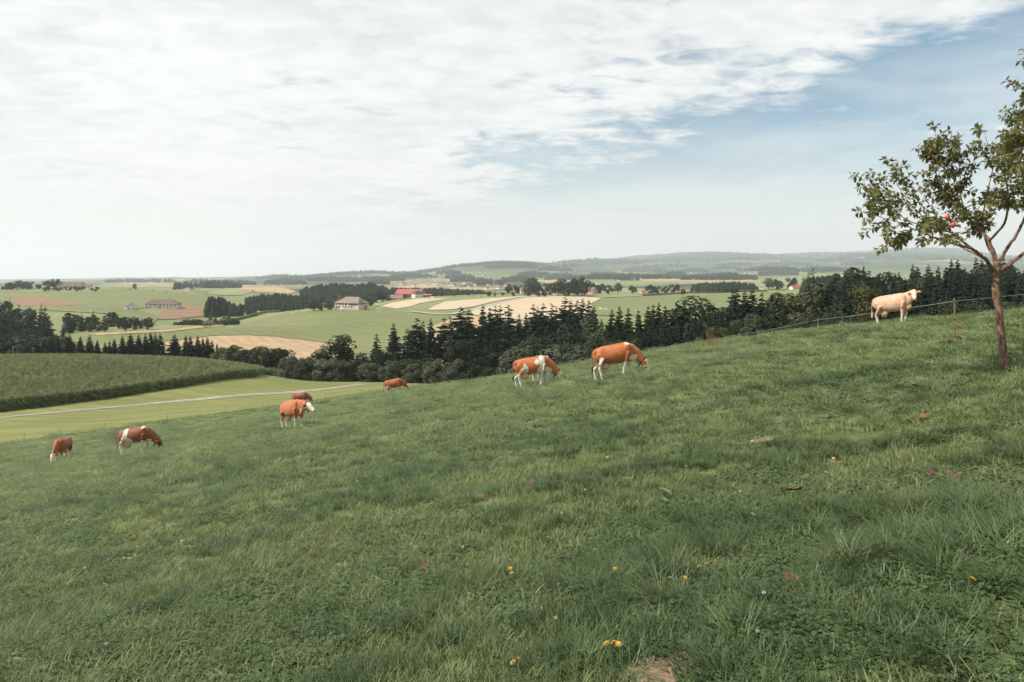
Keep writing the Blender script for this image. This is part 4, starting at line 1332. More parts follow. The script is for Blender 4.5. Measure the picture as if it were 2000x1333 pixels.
GRAZE = {'neck': [(0.66, 0, 1.00), (0.93, 0, 0.82), (1.14, 0, 0.64), (1.27, 0, 0.52)], 'head': (0.42, 0, -0.90)}
GRAZE_S = {'neck': [(0.66, 0, 1.00), (0.93, 0.02, 0.84), (1.16, 0.05, 0.70), (1.30, 0.06, 0.60)], 'head': (0.62, 0.05, -0.75)}
LEVEL = {'neck': [(0.70, 0, 1.06), (0.98, 0, 1.06), (1.20, 0, 1.08), (1.34, 0, 1.10)], 'head': (0.86, 0.10, -0.50)}
LOOK = {'neck': [(0.66, -.02, 1.12), (0.84, -.06, 1.24), (0.98, -.13, 1.34), (1.04, -.19, 1.38)], 'head': (0.30, -0.80, -0.60)}
ORANGE, RUST, BROWN = (0.42, 0.132, 0.046), (0.33, 0.100, 0.038), (0.235, 0.076, 0.033)
R_ = math.radians
cow('red brown cow with white face grazing towards the viewer, leftmost of the herd', 122, 899, R_(-80), GRAZE, {'base': RUST, 'seed': 3, 'front': .38, 'rear': .5, 'belly': .0, 'patch': [(.42, 1.30, .07, .05)]}, collar=False)
cow('brown cow with a white hip band and dark head grazing second from left', 264, 887, R_(4), GRAZE,
    {'base': BROWN, 'seed': 5, 'front': .62, 'rear': .74, 'belly': .66, 'patch': [(-.42, 1.10, .15, .45), (-.33, .72, .32, .22), (.50, 1.38, .10, .09), (-.95, .8, .05, .2)], 'face': (0.17, .05, .022), 'muzzle': (.12, .05, .03),
     'ear': (0.45, .17, .09), 'tuft': (.4, .33, .28)}, step=0.7)
cow('orange cow with white face and dark collar standing with head level', 572, 836, R_(-38), LEVEL, {'base': ORANGE, 'seed': 8, 'front': .30, 'rear': .72, 'belly': .52, 'cheek': False, 'patch': [(.86, .86, .10, .10)], 'ear': (.10, .04, .02)}, step=.3)
cow('dark red cow with white belly grazing just behind the standing orange cow', 587, 793.5, R_(-6), GRAZE_S, {'base': BROWN, 'seed': 9, 'front': .45, 'rear': .72, 'belly': .62, 'patch': [(-.95, .95, .06, .2)], 'cheek': True}, step=.5)
cow('red brown cow with white muzzle grazing alone below the dark bushes', 769, 769.5, R_(3), GRAZE_S, {'base': RUST, 'seed': 12, 'front': .60, 'rear': .52, 'belly': .0, 'patch': [(-.8, 1.40, .06, .06), (.52, 1.42, .05, .05), (-.5, .72, .16, .16)], 'cheek': True}, step=.8)
cow('rust cow mostly hidden behind the pinto cow, only its back and feet showing', 1057, 743.5, R_(62), GRAZE, {'base': ORANGE, 'seed': 14, 'front': .4, 'rear': .6, 'belly': .5, 'patch': [(.4, 1.40, .1, .06)]}, collar=False)
cow('orange and white pinto cow with black tail tuft grazing in the middle', 1041, 755.5, R_(2), GRAZE,
    {'base': ORANGE, 'seed': 16, 'front': .84, 'rear': .66, 'belly': .66, 'patch': [(.42, 1.16, .15, .42), (.18, 1.18, .14, .14), (-.40, .82, .17, .22), (-.44, 1.02, .06, .16), (.78, .70, .16, .12)], 'etag': True}, step=.65, tail_swing=.05)
cow('large orange cow with white legs and white withers patch grazing by the fence', 1201, 738.5, R_(-4), GRAZE,
    {'base': ORANGE, 'seed': 18, 'front': .33, 'rear': .62, 'belly': .62, 'patch': [(.55, 1.40, .16, .09), (-.62, .80, .10, .18), (.80, .74, .16, .13)], 'cheek': True}, step=.8)
cow('cream coloured cow standing at the crest looking towards the viewer', 1744, 637.5, R_(-46), LOOK,
    {'base': (0.58, 0.365, 0.255), 'seed': 21, 'front': .40, 'rear': .45, 'belly': .0, 'face': (.68, .50, .38), 'ear': (.62, .36, .22), 'muzzle': (.62, .34, .30), 'tuft': (.6, .5, .4), 'etag': True}, collar=False, step=.25, head_w=1.0, dist=30.2)
# ------------------------------------------------------------------ instancing of uncountable stuff (grass, corn)
def scatter(name, P, rot, scl, idx, protos, label, cat):
    """one object whose points carry small plants (geometry nodes)"""
    coll = bpy.data.collections.new(name + '_plants')
    for o in protos:
        coll.objects.link(o)
    me = bpy.data.meshes.new(name)
    me.vertices.add(len(P))
    me.vertices.foreach_set('co', np.asarray(P, np.float32).ravel())
    for nm, ty, arr in (('rot', 'FLOAT_VECTOR', rot), ('scl', 'FLOAT_VECTOR', scl if np.ndim(scl) == 2 else np.repeat(np.asarray(scl)[:, None], 3, 1)), ('pick', 'INT', idx)):
        a = me.attributes.new(nm, ty, 'POINT')
        if ty == 'FLOAT_VECTOR':
            a.data.foreach_set('vector', np.asarray(arr, np.float32).ravel())
        else:
            a.data.foreach_set('value', np.asarray(arr, np.float32 if ty == 'FLOAT' else np.int32).ravel())
    me.update()
    o = mobj(name, me)
    ng = bpy.data.node_groups.new(name + '_scatter', 'GeometryNodeTree')
    ng.interface.new_socket('Geometry', in_out='INPUT', socket_type='NodeSocketGeometry')
    ng.interface.new_socket('Geometry', in_out='OUTPUT', socket_type='NodeSocketGeometry')
    n, l = ng.nodes, ng.links
    gi, go = n.new('NodeGroupInput'), n.new('NodeGroupOutput')
    ip = n.new('GeometryNodeInstanceOnPoints')
    ci = n.new('GeometryNodeCollectionInfo')
    ci.inputs['Collection'].default_value = coll
    ci.inputs['Separate Children'].default_value = True
    ci.inputs['Reset Children'].default_value = True
    ip.inputs['Pick Instance'].default_value = True

    def attr(nm, ty):
        a = n.new('GeometryNodeInputNamedAttribute')
        a.data_type = ty
        a.inputs['Name'].default_value = nm
        return [s for s in a.outputs if s.enabled and s.name == 'Attribute'][0]
    l.new(gi.outputs[0], ip.inputs['Points'])
    l.new(ci.outputs[0], ip.inputs['Instance'])
    l.new(attr('pick', 'INT'), ip.inputs['Instance Index'])
    l.new(attr('rot', 'FLOAT_VECTOR'), ip.inputs['Rotation'])
    l.new(attr('scl', 'FLOAT_VECTOR'), ip.inputs['Scale'])
    l.new(ip.outputs[0], go.inputs[0])
    o.modifiers.new('scatter', 'NODES').node_group = ng
    return tag(o, label, cat, kind='stuff')


# ------------------------------------------------------------------ corn
M_CORN = foliage('corn_leaves', (0.160, 0.205, 0.085), (0.215, 0.250, 0.115), 0.25, 0.06, 0.7, 0.2)
M_TASSEL = foliage('corn_tassels', (0.31, 0.275, 0.155), (0.38, 0.33, 0.19), 0.2, 0.2, 0.8, 0.1)


def corn_clump(k):
    r = random.Random(100 + k)
    V, Fc, M = [], [], []
    for q in range(4):
        bx, by = r.uniform(-.35, .35), r.uniform(-.35, .35)
        H = r.uniform(1.95, 2.4)
        b = len(V)
        for z in (0, H):
            for a in range(3):
                V.append((bx + .018 * math.cos(a * 2.1), by + .018 * math.sin(a * 2.1), z))
        for a in range(3):
            Fc.append((b + a, b + (a + 1) % 3, b + 3 + (a + 1) % 3, b + 3 + a)); M.append(0)
        for j in range(9):
            z = .25 + (H - .45) * j / 8
            a = j * 2.6 + r.uniform(-.5, .5)
            L = r.uniform(.55, .85) * (1 - .25 * j / 8)
            w = .05
            ca, sa = math.cos(a), math.sin(a)
            b = len(V)
            for s, dz, ww in ((0, 0, .5), (.45, .26, 1), (.8, .16, .8), (1.0, -.14, .05)):
                for e in (-1, 1):
                    V.append((bx + ca * s * L - sa * e * w * ww, by + sa * s * L + ca * e * w * ww, z + dz * L * 1.2))
            for s in range(3):
                Fc.append((b + 2 * s, b + 2 * s + 1, b + 2 * s + 3, b + 2 * s + 2)); M.append(0)
        for j in range(4):
            a = j * 1.6 + r.uniform(-.4, .4)
            b = len(V)
            V += [(bx, by, H - .04), (bx + .012 * math.cos(a + 1.5), by + .012 * math.sin(a + 1.5), H), (bx + .10 * math.cos(a), by + .10 * math.sin(a), H + .26), (bx - .012, by, H + .02)]
            Fc.append((b, b + 1, b + 2, b + 3)); M.append(1)
    return bpy.data.objects.new('corn_clump', mesh_np('corn_clump', V, Fc, (M_CORN, M_TASSEL), M))


CORN_PROTO = [corn_clump(i) for i in range(4)]


def in_world(poly, n):
    xs = [p[0] for p in poly]; ys_ = [p[1] for p in poly]
    Q = np.stack([RNG.uniform(min(xs), max(xs), n), RNG.uniform(min(ys_), max(ys_), n)], -1)
    return Q[inside(poly, Q)]


def corn_field(label, Q, lift=0.0):
    P = np.stack([Q[:, 0], Q[:, 1], gz(Q[:, 0], Q[:, 1]) - .05 + lift], -1)
    n = len(P)
    rot = np.stack([RNG.normal(0, .04, n), RNG.normal(0, .04, n), RNG.uniform(0, 6.28, n)], -1)
    scatter('corn_crop', P, rot, RNG.uniform(.88, 1.12, n), RNG.integers(0, 4, n), [o.copy() for o in CORN_PROTO], label, 'corn')


front = [ray_d(u, v, 60) for u, v in ((-180, 826), (-80, 815), (0, 806), (60, 799), (120, 790), (200, 780), (270, 769), (350, 757), (430, 743), (500, 736), (540, 733.5), (552, 731))]
back = [((u - 1000) / F * d, d) for u, d in ((556, 190), (548, 200), (500, 208), (420, 214), (320, 220), (200, 224), (80, 222), (0, 220), (-100, 212), (-200, 205))]
poly = [tuple(p) for p in front] + back
Q = in_world(poly, 60000)
dr = np.round(Q[:, 0] * .95 + Q[:, 1] * .30, 3)
Q = Q[: 17000]
edge = np.concatenate([np.stack([np.linspace(a[0], b[0], 60), np.linspace(a[1], b[1], 60)], -1) for a, b in zip(front[:-1], front[1:])])
edge = edge + RNG.normal(0, .25, edge.shape)
corn_field('tall green corn with tan tassels filling the dome shaped field on the left', np.concatenate([Q, edge]))


def strip(pts, wid, n, dmin):
    W = [ray_d(u, v, dmin) for u, v in pts]
    o = []
    for _ in range(n):
        k = random.randrange(len(W) - 1)
        t = random.random()
        o.append((W[k][0] + (W[k + 1][0] - W[k][0]) * t + random.uniform(-1, 1) * .5, W[k][1] + (W[k + 1][1] - W[k][1]) * t + random.uniform(0, wid)))
    return np.array(o)


corn_field('narrow dark maize strip below the orange stubble on the right', strip([(1257, 579), (1300, 577), (1350, 573.5), (1440, 571), (1500, 571)], 12, 1500, 500), .4)
corn_field('maize strip along the crest left of the stone farmhouse', strip([(395, 640), (440, 632), (500, 619), (560, 606), (606, 599)], 7, 1500, 300), .2)
corn_field('maize strip on the slope between red farm and white farm', strip([(915, 579), (940, 574), (970, 569), (1000, 564.5)], 14, 900, 500), .4)

# ------------------------------------------------------------------ fences
M_POST = pmat('weathered_post', (0.20, 0.115, 0.085), (0.12, 0.075, 0.055), 6.0, 0.85, 0.4)
M_POST2 = pmat('thin_grey_post', (0.10, 0.10, 0.09), (0.07, 0.07, 0.065), 6.0, 0.8)
M_WIRE = pmat('white_fence_tape', (0.42, 0.42, 0.42), (0.33, 0.33, 0.33), 20.0, 0.6)


def post_spot(u, vt, hgt, d0):
    for d in np.arange(d0, d0 + 40, .25):
        p = at(u, d)
        h = -(vt - H0) / F * d - p.z
        if h >= hgt:
            return p, h
    return p, h


fence = empty('pasture_fence', at(1598, 44))
tag(fence, 'electric tape fence on wooden posts along the pasture crest', 'fence')
tops = []
for u, vt, d0, hh in ((1215, 697, 46, .9), (1319, 670, 44, .95), (1444, 651, 42, .95), (1598, 621, 37, .95), (1865, 583, 28, .95), (2110, 554, 23, .95)):
    p, h = post_spot(u, vt, hh, d0)
    mb = MB()
    lean = random.uniform(-.03, .03)
    mb.tube([(0, 0, -.25), (lean * .4, 0, h * .45), (lean, 0, h - .03), (lean, 0, h)], [.050, .045, .043, .030], 8)
    o = mb.build('post', M_POST, fence)
    o.matrix_parent_inverse = fence.matrix_basis.inverted()
    o.location = p
    q = p + Vector((lean - .05, -.05, h - .13))
    ins = MB().sphere(tuple(q), .03, 8, 6).build('insulator', M_POST2, fence)
    ins.matrix_parent_inverse = fence.matrix_basis.inverted()
    tops.append(q)
for a, b in zip(tops[:-1], tops[1:]):
    P, nseg = [], 14
    for i in range(nseg + 1):
        t = i / nseg
        q = a.lerp(b, t)
        q.z -= .05 * 4 * t * (1 - t)
        P.append(q)
    wv = MB()
    V, Fc = [], []
    for q in P:
        V += [q + Vector((0, 0, .006)), q - Vector((0, 0, .006)), q + Vector((0, .004, 0))]
    for i in range(nseg):
        for k in range(3):
            Fc.append((3 * i + k, 3 * i + (k + 1) % 3, 3 * i + 3 + (k + 1) % 3, 3 * i + 3 + k))
    wv.add(V, Fc)
    o = wv.build('tape', M_WIRE, fence)
    o.matrix_parent_inverse = fence.matrix_basis.inverted()
low = empty('meadow_fence', ray(440, 805, 40))
tag(low, 'low wire fence on thin rods between pasture and valley meadow', 'fence')
ltops = []
for u, v in ((-70, 881), (47, 862), (118, 852), (205, 840), (327, 823), (440, 807), (523, 795.5), (636, 779), (706, 769)):
    p = ray(u, v, 40)
    o = MB().tube([(0, 0, -.2), (random.uniform(-.04, .04), 0, .72)], [.014, .012], 6).build('post', M_POST2, low)
    o.matrix_parent_inverse = low.matrix_basis.inverted()
    o.location = p
    ltops.append(p + Vector((0, 0, .66)))
for a, b in zip(ltops[:-1], ltops[1:]):
    o = MB().tube([a, a.lerp(b, .5) - Vector((0, 0, .08)), b], [.0035, .0035, .0035], 3).build('wire', M_POST2, low)
    o.matrix_parent_inverse = low.matrix_basis.inverted()

# ------------------------------------------------------------------ apple tree
def apple_bark():
    m, t, b, o = principled('apple_bark')
    geo = t.add('ShaderNodeNewGeometry')
    P = geo.outputs['Position']
    n1 = t.noise(t.vmul(P, (1, 1, .35)), 22.0, 6.0, 0.65)
    n2 = t.noise(P, 7.0, 4.0, 0.6)
    c = t.mix(t.ramp(n1, .35, .65), (0.075, 0.045, 0.035), (0.25, 0.140, 0.095))
    c = t.mix(t.math('MULTIPLY', t.ramp(n2, .55, .70), .55), c, (0.22, 0.19, 0.13))
    c = t.mix(t.math('MULTIPLY', t.ramp(t.noise(P, 15.0, 3.0), .60, .68), .7), c, (0.30, 0.20, 0.05))
    t.l.new(c, b.inputs['Base Color'])
    b.inputs['Roughness'].default_value = .9
    bm = t.add('ShaderNodeBump', {'Strength': 1.0, 'Distance': .05, 'Height': n1})
    t.l.new(bm.outputs[0], b.inputs['Normal'])
    return m


M_ABARK = apple_bark()
M_ALEAF = foliage('apple_leaves', (0.190, 0.220, 0.075), (0.310, 0.300, 0.115), 0.42, 2.2, 0.5, 0.35, vary=.4)
M_APPLE = pmat('apple_skin', (0.55, 0.06, 0.035), (0.50, 0.16, 0.05), 14.0, 0.35, spec=0.5, lo=.5, hi=.8)
TD = 10.6
base_p = ray(1963, 723, 6)
TD = base_p.y
PXM = TD / F


def tp(u, v, dy=0.0):
    return pix(u, v, TD) + Vector((0, dy, 0))


def smooth_path(P, R, n=4):
    o, rr = [], []
    for i in range(len(P) - 1):
        p0, p1, p2, p3 = P[max(i - 1, 0)], P[i], P[i + 1], P[min(i + 2, len(P) - 1)]
        for k in range(n):
            t = k / n
            o.append(0.5 * ((2 * p1) + (p2 - p0) * t + (2 * p0 - 5 * p1 + 4 * p2 - p3) * t * t + (3 * p1 - p0 - 3 * p2 + p3) * t ** 3))
            rr.append(R[i] + (R[i + 1] - R[i]) * t)
    o.append(P[-1]); rr.append(R[-1])
    return o, rr


apple = empty('apple_tree', base_p)
tag(apple, 'young apple tree with red apples and lichen spotted trunk at the right edge', 'tree')


def keep(o):
    o.parent = apple
    o.matrix_parent_inverse = apple.matrix_basis.inverted()
    return o


trunk_px = [(1967, 738, 0, 15), (1965, 722, 0, 13), (1961, 700, 0, 11), (1957, 665, 0, 10.2), (1953, 630, 0, 9.6), (1950, 600, 0, 9.8), (1947, 580, 0, 11.0), (1945, 562, 0, 10.8), (1947, 545, 0, 9.8), (1948, 528, 0, 10.5), (1948, 512, 0, 8.5)]
P, R = smooth_path([tp(u, v, d) for u, v, d, r in trunk_px], [r * PXM for u, v, d, r in trunk_px], 4)
for i, q in enumerate(P):
    q += Vector((random.uniform(-.004, .004), random.uniform(-.004, .004), 0))
    R[i] *= .66 * (1 + random.uniform(-.03, .03))
tmb = MB().tube(P, R, 14)
for a in range(6):                                                       # root flare
    an = a * 1.05 + .3
    c = base_p
    tmb.tube([c + Vector((math.cos(an) * .05, math.sin(an) * .05, .16)), c + Vector((math.cos(an) * .085, math.sin(an) * .085, .03)), c + Vector((math.cos(an) * .14, math.sin(an) * .14, -.06))], [.035, .032, .015], 7)
keep(tmb.build('trunk', M_ABARK, smooth=True))
LIMBS = [
    [(1947, 530, 0, 7.5), (1930, 521, -.05, 6.8), (1912, 508, -.15, 6.2), (1890, 497, -.25, 5.4), (1865, 487, -.35, 4.8), (1836, 482, -.45, 4.0), (1805, 475, -.5, 3.3), (1775, 466, -.55, 2.6), (1745, 455, -.6, 2.0), (1710, 440, -.6, 1.5), (1680, 432, -.6, 1.1), (1652, 424, -.6, .6)],
    [(1888, 496, -.25, 4.4), (1872, 480, -.2, 4.0), (1858, 465, -.15, 3.4), (1846, 455, -.1, 2.9), (1820, 448, -.1, 2.3), (1790, 438, 0, 1.8), (1745, 410, .1, 1.3), (1715, 382, .15, 1.0), (1696, 345, .2, .5)],
    [(1910, 506, -.15, 3.4), (1895, 487, .1, 3.0), (1880, 470, .25, 2.5), (1860, 440, .4, 2.0), (1830, 400, .6, 1.5), (1803, 350, .7, 1.0), (1791, 298, .75, .4)],
    [(1948, 528, 0, 7.6), (1946, 500, .05, 7.2), (1940, 470, .1, 6.4), (1930, 445, .2, 5.2), (1912, 415, .35, 4.0), (1893, 380, .5, 3.0), (1875, 330, .6, 2.0), (1870, 290, .6, 1.2), (1880, 228, .65, .4)],
    [(1950, 512, 0, 6.2), (1962, 480, -.1, 5.4), (1972, 450, -.2, 4.8), (1978, 415, -.3, 4.4), (1985, 385, -.35, 3.8), (1976, 330, -.4, 3.0), (1968, 280, -.4, 2.2), (1974, 220, -.4, 1.5), (1979, 160, -.4, 1.0), (1973, 114, -.4, .4)],
    [(1951, 530, 0, 7.6), (1975, 508, -.1, 6.4), (2000, 483, -.2, 5.8), (2035, 455, -.3, 4.8), (2080, 420, -.35, 3.5), (2130, 370, -.4, 2.0), (2165, 300, -.4, .8)],
    [(1949, 515, 0, 4.6), (1962, 470, .4, 4.0), (1990, 420, .8, 3.0), (2030, 340, 1.1, 2.0), (2060, 250, 1.2, .8)],
    [(1940, 472, .1, 4.5), (1925, 440, -.4, 3.8), (1905, 400, -.7, 3.0), (1880, 360, -.9, 2.2), (1850, 325, -1.0, 1.4), (1835, 285, -1.0, .5)],
    [(1985, 390, -.35, 3.0), (2000, 350, .1, 2.4), (2010, 300, .3, 1.6), (2025, 220, .4, .8)],
    [(1912, 415, .35, 3.0), (1935, 370, .7, 2.2), (1940, 320, .8, 1.6), (1930, 262, .8, .6)],
]
limb_pts = []
for L_ in LIMBS:
    P, R = smooth_path([tp(u, v, d) for u, v, d, r in L_], [r * .54 * PXM for u, v, d, r in L_], 5)
    for i in range(1, len(P) - 1):
        P[i] = P[i] + Vector((random.uniform(-1, 1), random.uniform(-1, 1), random.uniform(-1, 1))) * .008
    keep(MB().tube(P, R, 9).build('limb', M_ABARK, smooth=True))
    n0 = int(len(P) * .38)
    limb_pts += [(p, r) for p, r in list(zip(P, R))[n0:]]
crown_poly = [(1640, 420), (1655, 382), (1690, 336), (1712, 350), (1742, 345), (1788, 298), (1812, 318), (1850, 280), (1878, 226), (1892, 248), (1915, 258), (1938, 244), (1962, 190), (1974, 112), (1992, 150), (2012, 180), (2060, 190),
              (2150, 250), (2200, 330), (2220, 400), (2150, 450), (2060, 440), (2010, 400), (1985, 425), (1958, 440), (1930, 468), (1905, 455), (1885, 462), (1850, 440), (1820, 462), (1790, 468), (1745, 482), (1705, 486), (1670, 470), (1650, 445)]
tips = [(1640, 420), (1653, 378), (1660, 400), (1690, 332), (1704, 346), (1738, 340), (1748, 352), (1790, 291), (1812, 310), (1806, 330), (1848, 268), (1858, 280), (1880, 222), (1893, 243), (1905, 262), (1935, 246), (1948, 256), (1971, 112), (1985, 140), (1992, 200),
        (1662, 462), (1672, 474), (1700, 488), (1708, 492), (1745, 482), (1770, 476), (1722, 480), (1650, 440), (1880, 470), (1900, 470), (1825, 465), (1790, 470)]
rr_ = random.Random(77)
bb = (1640, 112, 2220, 486)
while len(tips) < 330:
    u, v = rr_.uniform(bb[0], bb[2]), rr_.uniform(bb[1], bb[3])
    if inside(crown_poly, np.array([[u, v]]))[0]:
        if u < 1840 and rr_.random() < .45:
            continue
        if u > 2030 and rr_.random() < .35:
            continue
        tips.append((u, v))
for _ in range(70):
    tips.append((rr_.uniform(1835, 2000), rr_.uniform(245, 450)))


def leaf_shape(c, d, nrm, L, W, droop):
    """pointed folded leaf: 8 vertices, 6 faces"""
    s = d.cross(nrm).normalized()
    n = s.cross(d).normalized()
    pts = []
    for t, w in ((0.0, .08), (.35, 1.0), (.72, .72), (1.0, .02)):
        ctr = c + d * (t * L) - n * (droop * t * t * L)
        for e in (-1, 1):
            pts.append(ctr + s * (e * w * W * .5) + n * (w * W * .22))
        pts.append(ctr)
    f = []
    for i in range(3):
        a, b = 3 * i, 3 * i + 3
        f += [(a, a + 2, b + 2, b), (a + 2, a + 1, b + 1, b + 2)]
    return pts, f


leafV, leafF, twig, leaves = [], [], MB(), []
for ti, (u, v) in enumerate(tips):
    dy0 = rr_.uniform(-.75, .85) if ti >= 32 else rr_.uniform(-.5, .5)
    tip = tp(u, v, 0)
    best, bd = None, 1e9
    for p, r in limb_pts:
        q = Vector((p.x, 0, p.z)); w_ = Vector((tip.x, 0, tip.z))
        dd = (q - w_).length + (0.5 * max(0, p.z - tip.z)) + abs(p.y - TD - dy0) * .25
        if dd < bd:
            best, bd = (p, r), dd
    p0, r0 = best
    tip.y = p0.y + (rr_.uniform(-.35, .35) if bd < .5 else rr_.uniform(-.6, .6))
    ln = (tip - p0).length
    if ln < .12:
        tip = p0 + Vector((rr_.uniform(-.2, .2), rr_.uniform(-.3, .3), rr_.uniform(.05, .3)))
        ln = (tip - p0).length
    mid = p0.lerp(tip, .5) + Vector((rr_.uniform(-.06, .06), rr_.uniform(-.06, .06), -.10 * ln + rr_.uniform(-.03, .03)))
    P = []
    for i in range(9):
        t = i / 8
        P.append(p0 * (1 - t) ** 2 + mid * (2 * t * (1 - t)) + tip * t * t)
    twig.tube(P, [max(.0016, min(r0, .009) * (1 - .85 * i / 8)) for i in range(9)], 4)
    nl = max(9, int(ln / .026))
    for k in range(nl):
        t = .16 + .84 * k / nl + rr_.uniform(-.02, .02)
        t = min(max(t, 0), 1)
        i = min(int(t * 8), 7)
        c = P[i].lerp(P[i + 1], t * 8 - i)
        tan = (P[i + 1] - P[i]).normalized()
        a = k * 2.4 + rr_.uniform(-.5, .5)
        o1 = tan.orthogonal().normalized()
        o2 = tan.cross(o1)
        out_ = (o1 * math.cos(a) + o2 * math.sin(a))
        d = (out_ * .9 + tan * .45 + Vector((0, 0, .05))).normalized()
        nrm = (Vector((0, 0, 1)) + out_ * -.2 + Vector((rr_.uniform(-.5, .5), rr_.uniform(-.5, .5), 0))).normalized()
        for q in range(rr_.choice((1, 2, 2))):
            d2 = (d + Vector((rr_.uniform(-.6, .6), rr_.uniform(-.6, .6), rr_.uniform(-.4, .3))) * (q * .9)).normalized()
            leaves.append((c + d2 * .012, d2, nrm, rr_.uniform(.068, .100), rr_.uniform(.038, .054), rr_.uniform(.15, .55)))
keep(twig.build('twig', M_ABARK))
rr_.shuffle(leaves)
proto_pts, proto_f = leaf_shape(Vector((0, 0, 0)), Vector((0, 1, 0)), Vector((0, 0, 1)), 1.0, .55, .35)
leaf_me = mesh_np('leaf', [tuple(p) for p in proto_pts], proto_f, (M_ALEAF,))
big = sorted(range(len(leaves)), key=lambda i: -leaves[i][3] / leaves[i][0].y)
vis = [i for i in big if leaves[i][0].x / leaves[i][0].y * F + 1000 < 1995][:300]
vset = set(vis)
for i, (c, d, nrm, L_, W_, dr_) in enumerate(leaves):
    if i in vset:
        continue
    p_, f_ = leaf_shape(c, d, nrm, L_, W_, dr_)
    b = len(leafV)
    leafV += [tuple(q) for q in p_]
    leafF += [tuple(b + k for k in f) for f in f_]
crown_o = keep(mobj('crown', mesh_np('crown', leafV, leafF, (M_ALEAF,))))
crown_o['kind'] = 'stuff'
inv = apple.matrix_basis.inverted()
for i in vis:
    c, d, nrm, L_, W_, dr_ = leaves[i]
    s = d.cross(nrm).normalized()
    n_ = s.cross(d).normalized()
    o = bpy.data.objects.new('leaf', leaf_me)
    COL.objects.link(o)
    o.parent = crown_o
    o.matrix_parent_inverse = Matrix.Identity(4)
    M3 = Matrix((s * L_, d * L_, n_ * L_)).transposed().to_4x4()
    M3.translation = c
    o.matrix_basis = M3
for u, v, dy, lab in ((1811, 446, -.62, None), (1814, 430, -.45, None), (1985, 322, -1.0, None), (1983, 335, -1.05, None), (2060, 350, -.6, None), (2105, 330, -.5, None)):
    c = tp(u, v, dy)
    am = MB()
    prof = [(.0, -.036), (.018, -.040), (.034, -.022), (.041, .004), (.036, .026), (.020, .038), (.006, .030), (.0, .026)]
    V, Fc = [], []
    for r_, z_ in prof:
        for k in range(12):
            a = k * math.pi / 6
            V.append((r_ * math.cos(a), r_ * math.sin(a), z_))
    for i in range(len(prof) - 1):
        for k in range(12):
            Fc.append((i * 12 + k, i * 12 + (k + 1) % 12, (i + 1) * 12 + (k + 1) % 12, (i + 1) * 12 + k))
    am.add(V, Fc)
    am.tube([(0, 0, .025), (.006, 0, .07)], [.003, .002], 5)
    o = am.build('apple', M_APPLE, smooth=True)
    keep(o)
    o.location = c
    o.scale = (.88, .88, .88)
# ------------------------------------------------------------------ buildings
def wallmat(name, c1, c2, scale=.6, lo=.45, hi=.6):
    return pmat(name, c1, c2, scale, .85, .15, 5.0, None, .2, lo, hi)


W_WHITE = wallmat('white_plaster', (0.74, 0.71, 0.66), (0.66, 0.63, 0.57))
W_STONE = wallmat('patched_stone', (0.52, 0.46, 0.40), (0.60, 0.55, 0.49), .5)
W_BRICK = wallmat('bare_brick', (0.46, 0.17, 0.09), (0.50, 0.22, 0.13), 1.0)
W_WOOD = wallmat('weathered_boards', (0.24, 0.17, 0.12), (0.17, 0.12, 0.09), 1.0)
R_GREY = pmat('grey_shingles', (0.255, 0.20, 0.17), (0.21, 0.165, 0.14), .5, .85, .3)
R_BROWN = pmat('brown_tiles', (0.185, 0.125, 0.105), (0.145, 0.10, 0.085), .5, .85, .3)
R_RED = pmat('red_tiles', (0.46, 0.125, 0.095), (0.38, 0.10, 0.075), .4, .8, .3)
R_ORANGE = pmat('orange_tiles', (0.40, 0.165, 0.105), (0.33, 0.135, 0.09), .4, .8, .3)
R_DARK = pmat('slate_grey_roof', (0.085, 0.080, 0.085), (0.065, 0.062, 0.068), .5, .8, .3)
M_PANE = pmat('window_and_loft_shade', (0.020, 0.022, 0.026), (0.03, 0.03, 0.035), 2.0, .25, spec=.5)  # window glass; also the painted shade of the open loft
M_DOOR = pmat('brown_door', (0.14, 0.08, 0.05), (0.10, 0.06, 0.04), 2.0, .7)


def roof_mb(w, d, h, rh, kind, ov=.6, th=.22):
    """roof shell of a w x d house with eaves at height h"""
    a, b = w / 2 + ov, d / 2 + ov
    e = h - ov * rh / (d / 2 + .01) * .5
    if kind == 'gable':
        rx = a
    elif kind == 'half':
        rx = a - d * .22
    else:
        rx = max(a - b * .95, .2)
    top = h + rh
    V = [(-a, -b, e), (a, -b, e), (a, b, e), (-a, b, e), (-rx, 0, top), (rx, 0, top)]
    V += [(x, y, z - th) for x, y, z in V]
    Fc = [(0, 1, 5, 4), (2, 3, 4, 5), (1, 2, 5), (3, 0, 4), (6, 10, 11, 7), (8, 11, 10, 9), (7, 11, 8), (9, 10, 6), (0, 6, 7, 1), (1, 7, 8, 2), (2, 8, 9, 3), (3, 9, 6, 0)]
    if kind == 'gable':
        Fc = [f for f in Fc if f not in ((1, 2, 5), (3, 0, 4), (7, 11, 8), (9, 10, 6), (1, 7, 8, 2), (3, 9, 6, 0))]
        Fc += [(1, 7, 11, 5), (5, 11, 8, 2), (0, 4, 10, 6), (4, 3, 9, 10)]
    return MB().add(V, Fc)


